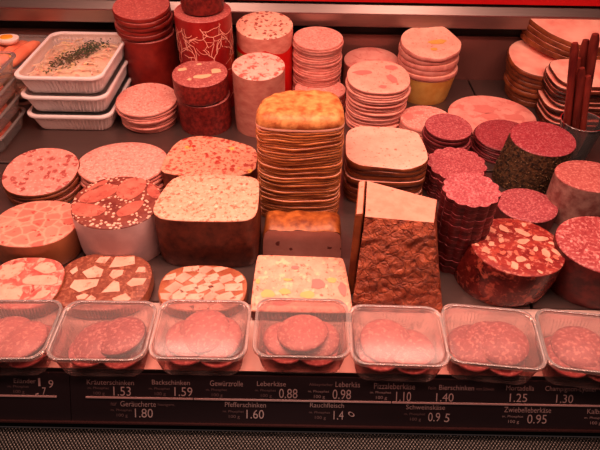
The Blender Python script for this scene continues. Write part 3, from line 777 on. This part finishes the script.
for i in range(n):
    a = 2*PI*i/n; rr_.append([bm.verts.new(((.035+.0011*math.cos(b))*math.cos(a), (.035+.0011*math.cos(b))*math.sin(a), gh+.0011*math.sin(b))) for b in (0, PI/3, 2*PI/3, PI, 4*PI/3, 5*PI/3)])
for i in range(n): ring_faces(bm, rr_[i], rr_[(i+1) % n])
link('rim', bm, M['rim'], root)
sticks = [(575, 43, -.013, -.006, .0052, 'dried sausage stick leftmost in the glass, tall and upright'), (586, 40, .000, .014, .0056, 'tall dried sausage stick in the middle of the glass'), (595.5, 34, .014, .006, .0060, 'thickest and tallest dried sausage stick, leaning right in the glass'),
          (582, 68, -.001, -.0105, .0050, 'short dried sausage stick at the front of the glass'), (588, 76, .012, -.010, .0050, 'shortest dried sausage stick, front right in the glass'), (578, 58, -.0135, .008, .0050, 'dried sausage stick of medium height behind the leftmost one')]
for i, (px, py, bx_, by_, r, lab) in enumerate(sticks):
    top = on_y(px, py, gy+by_*1.3); base = Vector((gx+bx_, gy+by_, .0085))
    bm = bmesh.new(); pts = [base.lerp(top, t)-base for t in (0, .02, .3, .6, .95, 1)]
    r *= 1.2; tube(bm, pts, [r*.6, r, r*1.02, r*.98, r, r*.7], 12)
    tag(link('sausage_stick', bm, M['stick'], None, base), lab, 'sausage', 'sausage sticks in the glass')
# ================================================================== MIDDLE ROW
f = fit(4, 78, 147, 196, 210, .95)
stack('brawn_slice', 'top brawn slice with red spots, left of the wide pink slice stack', 'brawn slice under the red spotted top one at the left', 'sausage slice', 'red spotted brawn stack at the left', f, 5, o_super(2.2), M['edgebrown'], M['brawn'], jit=.0015, seed=20)
f = fit(78, 168, 140, 186, 203, .86); f.s = 0
stack('sausage_slice', 'top slice of the wide pink stack behind the white paper cased sausage', 'slice under the top one in the wide pink stack behind the white cased sausage', 'sausage slice', 'wide pink stack behind the white casing', f, 6, o_circle, M['wetpink'], M['pinkslice'], jit=.002, seed=21)
f = fit(166, 257, 136, 176, 197, .78)
sausage('pizza_loaf', 'meat loaf with red and yellow bits and brown sides, behind the big coarse loaf', 'meat loaf', f, o_dome, M['brownside'], M['pizza'], side_noise=.02)
# golden liver loaf: tall stack with the crusty heel on top
f = fit(257, 344, 90, 122, 222, .80)
ft = Fit(); ft.__dict__.update(f.__dict__); 
hs = f.h*.90
o_gold = o_poly([(-1, -1), (1, -1), (1.02, .2), (.9, .9), (.2, 1.0), (-.45, .92), (-.78, .62), (-1.02, .1)], 3)
f.h = hs
stack('liver_loaf_slice', 'golden loaf slice right under the crusty heel, with a pale upper edge', 'golden rimmed liver loaf slice in the tall stack under the crusty heel', 'meat loaf slice', 'tall golden loaf stack', f, 38, o_gold, M['edgeyellow'], M['liver'], jit=.0009, wave=.0065, crease=.016, vary=.4, seed=22)
root = empty('loaf_heel', (f.x, f.y, f.h), 'golden crusty heel of the loaf on top of the tall slice stack', 'meat loaf')
bm = bmesh.new(); ol = o_gold(f.w*1.0, f.d*1.0); zf = lambda x, y: f.s*y; rs = []
hh = ft.h-hs+.006
for k, t in ((.95, .02), (1., .22), (.985, .5), (.94, .72), (.86, .88), (.72, .97)):
    rs.append([bm.verts.new((x*k, y*k, zf(x*k, y*k)+hh*t+.002*mnoise.noise(Vector((x*60, y*60, 3))))) for x, y in ol])
for a, b in zip(rs, rs[1:]): ring_faces(bm, a, b)
cap(bm, rs[-1], Vector((0, 0, hh*1.03)), True, 6, 0, lambda x, y: zf(x, y)+hh*(1.03-.06*((x*2/f.w)**2+(y*2/f.d)**2)/.5)+.0022*mnoise.noise(Vector((x*60, y*60, 3))))
link('crust', bm, M['topcrust'], root)
bm = bmesh.new(); rs = [[bm.verts.new((x*k, y*k, zf(x*k, y*k)+z)) for x, y in ol] for k, z in ((.97, .0006), (1.0, .0015), (1.006, hh*.16), (.99, hh*.24))]
for a, b in zip(rs, rs[1:]): ring_faces(bm, a, b)
cap(bm, rs[0], Vector((0, 0, .0006)), False, 1)
link('cut_edge', bm, M['liver'], root)
# pale loaf slices
f = fit(345, 426, 126, 168, 206, .82)
stack('liver_loaf_slice', 'top pale slice of the brown rinded stack right of the golden loaf', 'brown rinded slice under the top pale one, right of the golden loaf', 'meat loaf slice', 'pale brown rinded stack', f, 8, o_poly([(-1, -1), (.95, -1), (1.05, .1), (.85, .95), (-.85, 1), (-1, .6)], 3), M['edgebrown'], M['pale'], jit=.002, wave=.006, seed=23)
# salami stacks
f = fit(425, 472, 113, 140, 166, 1.)
stack('salami_slice', 'top slice of the small dark salami stack behind the scalloped ones', 'slice in the small dark salami stack behind the scalloped ones', 'salami slice', 'small dark salami stack', f, 8, o_circle, M['edgered'], M['sal'], jit=.0022, seed=24)
f = fit(475, 536, 119, 152, 166, .92)
stack('salami_slice', 'top slice of the salami stack right behind the pepper coated salami', 'slice under the top one in the stack beside the pepper coated salami', 'salami slice', 'salami stack beside the pepper salami', f, 7, o_circle, M['edgered'], M['salred'], jit=.0022, seed=25)
f = fit(511, 575, 121, 156, 196, .92); f.s = max(f.s, .05)
def grains(bm, f):
    rd = random.Random(8)
    for i in range(700):
        a = rd.uniform(0, 2*PI); z = rd.uniform(.003, f.h-.004+f.s*f.d/2*math.sin(a)); r = rd.uniform(.0007, .0014)
        k = 1-z/f.h; c = Vector((f.w/2*math.cos(a)-.012*k, f.d/2*math.sin(a), z))
        v = [bm.verts.new(c+Vector((dx*r, dy*r, dz*r))) for dx, dy, dz in ((1, 0, 0), (-1, 0, 0), (0, 1, 0), (0, -1, 0), (0, 0, 1), (0, 0, -1))]
        for q in ((0, 2, 4), (2, 1, 4), (1, 3, 4), (3, 0, 4), (2, 0, 5), (1, 2, 5), (3, 1, 5), (0, 3, 5)):
            bm.faces.new([v[j] for j in q]).material_index = rd.choice((0, 0, 1))
    return [M['peppergrain']]
M['peppergrain'] = plain('tan_pepper_grain', (132, 104, 66), .6)
sausage('pepper_salami', 'salami coated in dark cracked pepper, standing at the right', 'salami', f, o_circle, M['pepper'], M['salred'], side_extra=grains, side_noise=.005, lean=(-.012, 0))
f = fit(428, 486, 147, 181, 205, .95)
stack('scalloped_salami_slice', 'top scalloped slice of the rear flower shaped salami stack', 'scalloped slice in the rear flower shaped salami stack', 'salami slice', 'rear scalloped salami stack', f, 10, o_flower(), M['edgered'], M['sal'], jit=.0006, seed=26, crease=.008, vary=.4, gap=.0004)
f = fit(443, 500, 172, 207, 276, .88)
stack('scalloped_salami_slice', 'top scalloped slice of the tall front flower shaped salami stack', 'scalloped slice in the tall front flower shaped salami stack', 'salami slice', 'front scalloped salami stack', f, 20, o_flower(), M['edgered'], M['sal'], jit=.0006, seed=27, crease=.008, taper=.94, vary=.4, gap=.0004)
f = fit(497, 557, 188, 222, 236, .88); f.s = max(f.s, 0)
sausage('salami_stump', 'short fine salami stump lying between the pepper salami and the coarse one', 'salami', f, o_circle, M['salcase'], M['sal'], side_noise=.01)
f = fit(556, 624, 160, 192, 231, .84); f.s = max(f.s, -.02)
sausage('white_cased_salami', 'salami in a greyish white mouldy casing at the right edge', 'salami', f, o_circle, M['greycase'], M['fatred'], side_noise=.01)
# the left side
f = fit(-6, 78, 200, 247, 272, .92)
sausage('ham_sausage', 'tan cased ham sausage with a blotchy pink face, at the left edge', 'sausage', f, o_super(2.3), M['tancase'], M['hamblot'], bulge=.025)
f = fit(73, 161, 176, 229, 268, .92)
tong = [([(-.95, .0), (-.55, .66), (-.05, .62), (-.12, .22), (-.55, -.14)], 1), ([(-.10, .62), (.05, .92), (.52, .90), (.56, .40), (.28, -.02), (-.08, .2)], 2), ([(.58, .82), (.98, .30), (.86, .06), (.60, .34)], 3),
        ([(-1.0, -.06), (-.5, -.14), (-.10, -.28), (-.30, -.62), (-.86, -.56)], 4), ([(.06, -.42), (.34, -.02), (.66, .06), (.54, -.42), (.2, -.62)], 5), ([(-.86, .36), (-.5, .84), (-.34, .78), (-.6, .4)], 6)]
sausage('tongue_sausage', 'tongue sausage in smooth white paper casing, with dark mosaic face', 'sausage', f, o_super(2.15), M['whitecase'], M['tongue'],
        inlays=[(o_poly(p, 2)(2, 2), M['tonguebit']) for p, _ in tong], bulge=.01)
f = fit(157, 259, 175, 221, 268, .74)
sausage('meat_loaf', 'big coarse meat loaf with browned sides standing at left of centre', 'meat loaf', f, o_poly([(-.80, 1), (0, 1.04), (.95, 1), (1.0, .2), (1.0, -.75), (.75, -1), (-.7, -1), (-.98, -.72), (-1.0, -.2)], 2), M['brownside'], M['loaf'], side_noise=.012, bulge=.012)
f = fit(471, 562, 218, 276, 309, .98)
rd = random.Random(5); fat = []; cs = []
for _ in range(3000):
    x, y, r = rd.uniform(-.95, .95), rd.uniform(-.95, .95), rd.choice((.05, .06, .07, .09, .11, .13))
    if len(fat) > 30 or x*x+y*y > (.95-r)**2 or any(math.hypot(x-a, y-b) < r+c+.035 for a, b, c in cs): continue
    cs.append((x, y, r)); fat.append((blob(x, y, r*rd.uniform(.9, 1.5), r*.8, rd.uniform(0, 3), 12, .28, seed=rd.random()), M['chunkfat' if rd.random() < .7 else 'chunkfat2']))
sausage('coarse_salami', 'thick coarse salami with big white fat pieces, at the right in front', 'salami', f, o_super(2.1), M['chunkcase'], M['chunk'], inlays=fat, side_noise=.015, bulge=.02, taper=1.06, lean=(-.010, .004))
f = fit(557, 652, 216, 275, 311, .90)
sausage('marbled_salami', 'thick finely marbled salami at the right edge', 'salami', f, o_circle, M['salcase'], M['medium'], side_noise=.012, bulge=.01)
# crusty liver loaf with its cut face to the front
P0 = on_z(301, 258.5, 0); y0 = P0.y
xl, xr = on_z(264, 258.5, 0).x, on_z(340, 260, 0).x
hA = on_y(301, 231, y0).z
root = empty('liver_loaf', ((xl+xr)/2, y0, 0), 'liver loaf with golden crust, its dim cut face turned to the front', 'meat loaf')
w = xr-xl; dp = .052
def prof_loaf(k, dz=0., n=30):
    p = [(-w/2*1.03*k, .0), (-w/2*1.04*k, hA*.3), (-w/2*1.01*k, hA*.72), (-w/2*.965*k, hA*.93+dz)]
    for i in range(1, n): 
        t = i/n; p.append((w*k*(-.475+.95*t), hA*(1.0+.02*math.sin(t*PI))+dz+.0012*math.sin(t*17)))
    p += [(w/2*.965*k, hA*.91+dz), (w/2*1.0*k, hA*.7), (w/2*1.03*k, hA*.3), (w/2*1.03*k, 0)]
    return p
bm = bmesh.new(); rs = []
for t, k, dz in ((0, .99, -.001), (.03, 1.0, 0), (.2, 1, .0035), (.45, 1, .005), (.7, .99, .003), (.9, .96, -.004), (1., .9, -.012)):
    rs.append([bm.verts.new((x+.0006*math.sin(x*300+t*9), dp*t, max(0, z+(.002*mnoise.noise(Vector((x*70, t*5, 2))) if z > .02 else 0)))) for x, z in prof_loaf(k, dz)])
for a, b in zip(rs, rs[1:]): ring_faces(bm, a, b)
bm.faces.new(rs[-1])
link('crust', bm, M['crust'], root, recalc=True)
bm = bmesh.new(); vs = [bm.verts.new((x, -.0003, z)) for x, z in prof_loaf(.985, -.0012)]
bm.faces.new(vs); link('cut_face', bm, M['livercut'], root, recalc=True)
# dark crusted loaf end piece, front face leaning back
ztop = .112
T = [on_z(365, 217, ztop), on_z(434, 223, ztop), on_z(437, 200, ztop), on_z(367, 181, ztop)]      # FL FR RR RL
Bt = [on_z(351, 311, 0), on_z(443, 313, 0), on_z(437, 262, 0), on_z(364, 262, 0)]
base = (Bt[0]+Bt[1]+Bt[2]+Bt[3])/4
root = empty('crusted_loaf', base, 'loaf end piece with dark crackled crust on its front and a pale top', 'meat loaf')
def quad_grid(bm, a, b, c, d, nu, nv, disp, mi=0):
    g = []
    nrm = (b-a).cross(d-a).normalized()
    for j in range(nv+1):
        row = []
        for i in range(nu+1):
            u, v = i/nu, j/nv
            p = (a*(1-u)+b*u)*(1-v)+(d*(1-u)+c*u)*v
            row.append(bm.verts.new(p-base+nrm*disp(p, u, v)))
        g.append(row)
    for j in range(nv):
        for i in range(nu): bm.faces.new((g[j][i], g[j][i+1], g[j+1][i+1], g[j+1][i])).material_index = mi
    return g
def bump(p, u, v):
    e2 = max(0, min(1, v/.12, (1-v)/.06))
    q = Vector((p.x*45, p.y*45, p.z*45)); q2 = q+Vector((mnoise.noise(q*1.3), mnoise.noise(q*1.3+Vector((9, 2, 4))), 0))*.9
    c = mnoise.voronoi(q2*1.2)[0]
    return (.006*(1-abs(2*u-1)**3)*(.6+.4*math.sin(v*PI))+.0040*mnoise.noise(q)+.0022*mnoise.noise(q*2.7))*e2**.5+.0007*min(1, (c[1]-c[0])*2.2)*e2
def mild(p, u, v): return .0012*mnoise.noise(Vector((p.x*90, p.y*90, p.z*90)))*min(1, min(u, 1-u, v, 1-v)*8)
bm = bmesh.new()
quad_grid(bm, Bt[0], Bt[1], T[1], T[0], 90, 90, bump)
quad_grid(bm, Bt[1], Bt[2], T[2], T[1], 20, 40, mild)
quad_grid(bm, Bt[3], Bt[0], T[0], T[3], 20, 40, mild)
quad_grid(bm, Bt[2], Bt[3], T[3], T[2], 10, 10, mild)
bmesh.ops.remove_doubles(bm, verts=bm.verts[:], dist=.0004)
link('crust', bm, M['darkcrust'], root)
bm = bmesh.new(); c0 = sum(T, Vector())/4
quad_grid(bm, *[c0+(p-c0)*.995 for p in T], 14, 10, lambda p, u, v: .0004)
link('cut_face', bm, M['livertop'], root)
# thin slice leaning on its left side
sl = Vector((-.0085, .0, 0)); th = Vector((-.0065, .001, 0))
A4 = [Bt[0]+Vector((.006, .028, 0)), T[0]+Vector((.0, .006, 0)), T[3]+Vector((0, .002, .0)), Bt[3]]
inn = [p+Vector((-.0016, 0, 0)) for p in A4]; out = [p+Vector((-.0110, 0, -.002)) for p in A4]
bm = bmesh.new()
i_ = [bm.verts.new(p-base) for p in inn]; o_ = [bm.verts.new(p-base) for p in out]
for a in range(4):
    b = (a+1) % 4
    fc = bm.faces.new((i_[a], i_[b], o_[b], o_[a])); fc.material_index = 1 if a == 1 else 0
bm.faces.new(i_[::-1]); bm.faces.new(o_)
bmesh.ops.bevel(bm, geom=bm.edges[:], offset=.0012, segments=2, affect='EDGES')
o = link('liver_loaf_slice', bm, [M['edgebrown'], M['livertop']], None, base, recalc=True)
tag(o, 'thin brown rinded loaf slice leaning on the left side of the dark crusted loaf', 'meat loaf slice')

# ================================================================== FRONT ROW
def chunks(seed, n, size, sq=True, lim=.95, outline=2.5, gap=.012, box=(-1, 1, -1, 1), aspect=(.7, 1.5)):
    """Irregular cut cubes scattered without overlapping, in -1..1 face coordinates."""
    rd = random.Random(seed); res = []; cs = []
    for _ in range(4000):
        if len(res) >= n: break
        s = rd.uniform(*size); x, y = rd.uniform(box[0], box[1]), rd.uniform(box[2], box[3])
        if abs(x)**outline+abs(y)**outline > lim: continue
        if any(math.hypot(x-a, y-b) < (s+c)*.92+gap for a, b, c in cs): continue
        cs.append((x, y, s)); a0 = rd.uniform(0, PI/2); m = rd.uniform(*aspect)
        k = rd.choice((4, 4, 4, 5))
        p = []
        for i in range(k):
            a = a0+2*PI*i/k+rd.uniform(-.3, .3); r = s*rd.uniform(.95, 1.25)
            p.append((x+r*math.cos(a)*m**.5, y+r*math.sin(a)/m**.5))
        res.append(p)
    return res
def clip_in(pts, p=2.5, lim=.93):
    q = []
    for x, y in pts:
        r = (abs(x)**p+abs(y)**p)**(1/p)
        k = min(1, lim/r) if r > 0 else 1
        q.append((x*k, y*k))
    return q
f = fit(-12, 62, 257, 309, 320, .86)
bits = [(-.9, .3, -.35, .95), (-.95, -.6, -.1, .1)]
hd = [[(-.75, .55), (-.2, .85), (-.15, .35), (-.55, .02), (-.9, .2)], [(.05, .55), (.45, .88), (.8, .45), (.5, .3), (.2, .45)], [(-.1, .12), (.3, .28), (.85, .25), (.9, -.1), (.35, -.12), (-.02, -.08)],
      [(-.85, -.15), (-.35, -.1), (.1, -.32), (.05, -.75), (-.5, -.85), (-.85, -.55)], [(.5, -.3), (.85, -.3), (.7, -.6), (.4, -.65)]]
sausage('head_cheese', 'head cheese piece with large pale meat chunks, at the left edge behind the tubs', 'head cheese', f, o_super(2.7), M['tancase'], M['brawnfat'], inlays=[(o_poly(p, 1)(2, 2), M['cube']) for p in hd], side_name='rind')
f = fit(57, 151, 253, 311, 320, .80)
as_ = [[(-.52, .28), (-.3, .52), (-.08, .38), (-.08, .12), (-.35, .06)], [(-.62, .0), (-.36, .02), (-.1, .04), (-.1, -.2), (-.42, -.42), (-.66, -.25)], [(.02, .45), (.08, .85), (.5, .88), (.56, .6), (.3, .5)], [(.08, .18), (.12, .38), (.36, .38), (.36, .2), (.2, .05)],
      [(.04, -.42), (.22, .0), (.34, -.05), (.42, -.36)], [(.5, -.1), (.6, .1), (.9, .1), (.86, -.12), (.62, -.2)], [(.62, .3), (.66, .5), (.8, .5), (.84, .3)], [(-.45, -.55), (-.3, -.45), (-.2, -.5), (-.25, -.64), (-.4, -.66)], [(-.15, -.5), (-.02, -.6), (-.1, -.85), (-.3, -.8)],
      [(.3, -.6), (.55, -.42), (.7, -.6), (.5, -.85)], [(-.1, .6), (-.02, .86), (-.26, .84), (-.32, .64)], [(-.8, .3), (-.68, .5), (-.62, .32), (-.7, .18)]]
sausage('aspic_loaf', 'brown aspic loaf with scattered pale ham cubes, behind the second tub from the left', 'aspic loaf', f, o_super(2.6), M['aspic2'], M['aspic'], inlays=[(p, M['cube']) for p in as_], side_name='rind')
f = fit(159, 247, 265, 312, 320, .66)
rd = random.Random(77); dense = []
for j in range(-4, 5):
    for i in range(-4, 5):
        a = .30; x = i*.34+rd.uniform(-.03, .03)+(j % 2)*.17; y = j*.42+rd.uniform(-.04, .04)
        hw, hv = .19+rd.uniform(-.03, .03), .135+rd.uniform(-.02, .03); r = rd.choice((.6, .75, .5, .4, .1, .9))
        p = [(x+u*hw*math.cos(r)-v*hv*math.sin(r)*.9, y+u*hw*math.sin(r)*1.2+v*hv*math.cos(r)) for u, v in ((-1, -1), (1, -1), (1, 1), (-1, 1))]
        if abs(x)**2.6+abs(y)**2.6 < .92: dense.append(clip_in(p, 2.6, .96))
sausage('aspic_loaf', 'aspic loaf packed tight with pale ham cubes, behind the third tub from the left', 'aspic loaf', f, o_super(2.6), M['aspic2'], M['aspic2'], inlays=[(p, M['cube' if i % 3 else 'cube2']) for i, p in enumerate(dense)], side_name='rind')
f = fit(254, 350, 256, 312, 321, .70)
sausage('pizza_liver_loaf', 'bright liver loaf slab with yellow cheese bits, in front of the golden crusted loaf', 'meat loaf', f, o_poly([(-.98, 1), (-.90, 1.03), (.80, .98), (.90, .92), (.98, 0), (1.03, -.9), (1, -1), (-1, -1), (-1.03, -.9), (-1.02, 0)], 1), M['brownside'], M['pizzaf'],
        inlays=[(blob(-.70, -.40, .17, .14, .2, seed=31), M['yellowbit']), (blob(-.35, -.32, .13, .10, .1, seed=32), M['yellowbit']), (blob(.12, -.42, .14, .13, .2, seed=33), M['yellowbit']), (blob(.34, -.05, .14, .18, .2, seed=34), M['hambit']), (blob(.84, -.2, .08, .22, .1, seed=35), M['hambit']),
                (blob(.62, .1, .10, .09, seed=36), M['yellowbit']), (blob(-.4, -.68, .2, .12, .3, seed=37), M['hambit']), (blob(-.15, .55, .09, .08, seed=38), M['hambit']), (blob(-.92, .02, .05, .1, seed=39), M['yellowbit']), (blob(-.3, .1, .1, .05, seed=40), M['yellowbit'])], side_name='crust')
# ================================================================== CLEAR TUBS OF SLICED SALAMI
LW, LD, LH = .109, .086, .041
ordinal = ['leftmost', 'second from the left', 'third from the left', 'middle', 'third from the right', 'second from the right', 'rightmost']
tubs = [(6, 328, 1.5, [(-.008, .006, 0, 0), (.012, -.008, 1, .1)]), (103.5, 329, .5, [(-.014, -.004, 0, .1), (.014, .006, 1, .1)]), (201.5, 328, 0, [(-.016, .004, 0, .1), (.016, -.004, 1, .0), (.0, .008, 2, .1)]),
        (302, 326.5, 0, [(-.022, -.004, 0, .1), (.022, -.004, 0, .1), (0, .003, 2, .05)]), (397.5, 334, -1, [(.018, -.004, 0, 0), (-.012, .002, 1, .1)]), (492, 335, -5.5, [(-.018, .002, 0, 0), (.004, .0, 1, .1), (.016, -.002, 2, .1)]), (590, 341, -6.5, [(.012, -.004, 0, 0), (-.006, .004, 1, .1)])]
tones = ['fatred', 'fatred', 'redface', 'fatred', 'fatred', 'fatred', 'fatred']
M['tubface'] = meat('tub_salami_face', (178, 96, 94), (158, 76, 78), 140, [(240, .56, 'n', (206, 138, 130), 0)])
M['tubface2'] = meat('tub_sausage_face', (196, 120, 114), (180, 102, 99), 120, [(200, .58, 'n', (214, 150, 140), 0)])
for i, (px, py, rz, sl_) in enumerate(tubs):
    c = on_z(px, py, LH)
    a = math.radians(rz)
    root = empty('clear_tub', (c.x, c.y, .0004), 'clear lidded tub of salami slices, %s at the front' % ordinal[i], 'tub', 'clear tubs along the front', a)
    bm, ol, top = tub_mesh(LW*.955, LD*.955, LH-.002, M['clear'], r=.015, inner=.86, rib=.0006, pitch=.0042)
    link('tub_body', bm, M['clear'], root)
    bm = rim_ring(LW, LD, LH-.0048, LH, .017, .935, .995); link('rim', bm, M['rim'], root)
    bm = bmesh.new(); olr = rr(LW, LD, .017); rs = [[bm.verts.new((x*k, y*k, z)) for x, y in olr] for k, z in ((.965, LH-.0003), (.95, LH-.0012), (.925, LH-.0024), (.905, LH-.0024), (.89, LH-.0014))]
    for p, q in zip(rs, rs[1:]): ring_faces(bm, p, q)
    cap(bm, rs[-1], Vector((0, 0, LH-.0014)), True, 3, 0)
    link('lid', bm, M['clearlid'], root)
    for j, (dx, dy, lev, tl) in enumerate(sl_):
        dy = dy*.6+.003; dx *= .9
        x = c.x+dx*math.cos(a)-dy*math.sin(a); y = c.y+dx*math.sin(a)+dy*math.cos(a)
        z = .0255+lev*.0042
        nm = {2: ['rear left', 'overlapping front right'], 3: ['lowest', 'middle', 'uppermost']}[len(sl_)][j]
        if i == 3: nm = ['left', 'right', 'upper middle'][j]
        o = disc_slice('salami_slice', .060 if i != 3 or j == 2 else .050, .0028, M['edgered'] if i in (1,) else M['tubface'], M['tubface' if i in (1, 5, 6) else 'tubface2'], (x, y, z), (.10*math.sin(j*2+i), (.12 if dx > 0 else -.12)*(1 if lev else .6), random.uniform(0, 6)),
                       '%s salami slice in the clear tub %s at the front' % (nm, 'that is ' + ordinal[i] if i in (0, 3, 6) else ordinal[i]), 'salami slice', None, dome=.007)
    # filling slices below, seen through the walls
    for j, (bx_, by_) in enumerate(((-.019, .008), (.019, .008), (.018, -.008), (-.018, -.008))):
        o = disc_slice('salami_slice', .050, .0028, M['tubface'], M['tubface'], (c.x+bx_*math.cos(a)-by_*math.sin(a), c.y+bx_*math.sin(a)+by_*math.cos(a), .0068+.0034*j), (0, 0, a),
                       'salami slice at the bottom of the clear tub %s at the front' % ('that is ' + ordinal[i] if i in (0, 3, 6) else ordinal[i]), 'salami slice', 'bottom slices in tub %s' % ordinal[i], dome=.0005)
# ================================================================== LIGHT AND CAMERA
def area(name, loc, rot, sx, sy, e, col):
    l = bpy.data.lights.new(name, 'AREA'); l.shape = 'RECTANGLE'; l.size = sx; l.size_y = sy; l.energy = e; l.color = col
    o = bpy.data.objects.new(name, l); C.objects.link(o); o.location = loc; o.rotation_euler = rot; return o
WARM = (1., .59, .475)
area('counter_lamp', (.0, .53, .80), (0, 0, 0), 1.45, .10, 13.0, WARM)
for x in (-.30, .29): area('added_glare_light', (x, .955, .80), (math.radians(-16), 0, 0), .26, .03, .8, WARM)  # unseen lights added only to throw glare on two tub lids
area('front_fill_light', (0, .28, .80), (math.radians(20), 0, 0), 1.6, .06, 3.4, WARM)  # unseen fill added to brighten the sides facing the front
W = bpy.data.worlds.new('shop'); bpy.context.scene.world = W; W.use_nodes = True
bg = W.node_tree.nodes['Background']; bg.inputs[0].default_value = (1., .66, .60, 1); bg.inputs[1].default_value = .04
cd = bpy.data.cameras.new('camera'); cam = bpy.data.objects.new('camera', cd); C.objects.link(cam)
cd.sensor_width = 36.; cd.lens = F/600*36.; cd.clip_start = .01; cd.clip_end = 20
cam.matrix_world = Matrix.Translation((0, 0, H)) @ Matrix.Rotation(PI/2-TH, 4, 'X') @ Matrix.Rotation(ROLL, 4, 'Z')
sc = bpy.context.scene; sc.camera = cam
sc.view_settings.view_transform = 'Standard'; sc.view_settings.look = 'None'; sc.view_settings.exposure = .08; sc.view_settings.gamma = .88
sc.cycles.max_bounces = 10; sc.cycles.transparent_max_bounces = 24
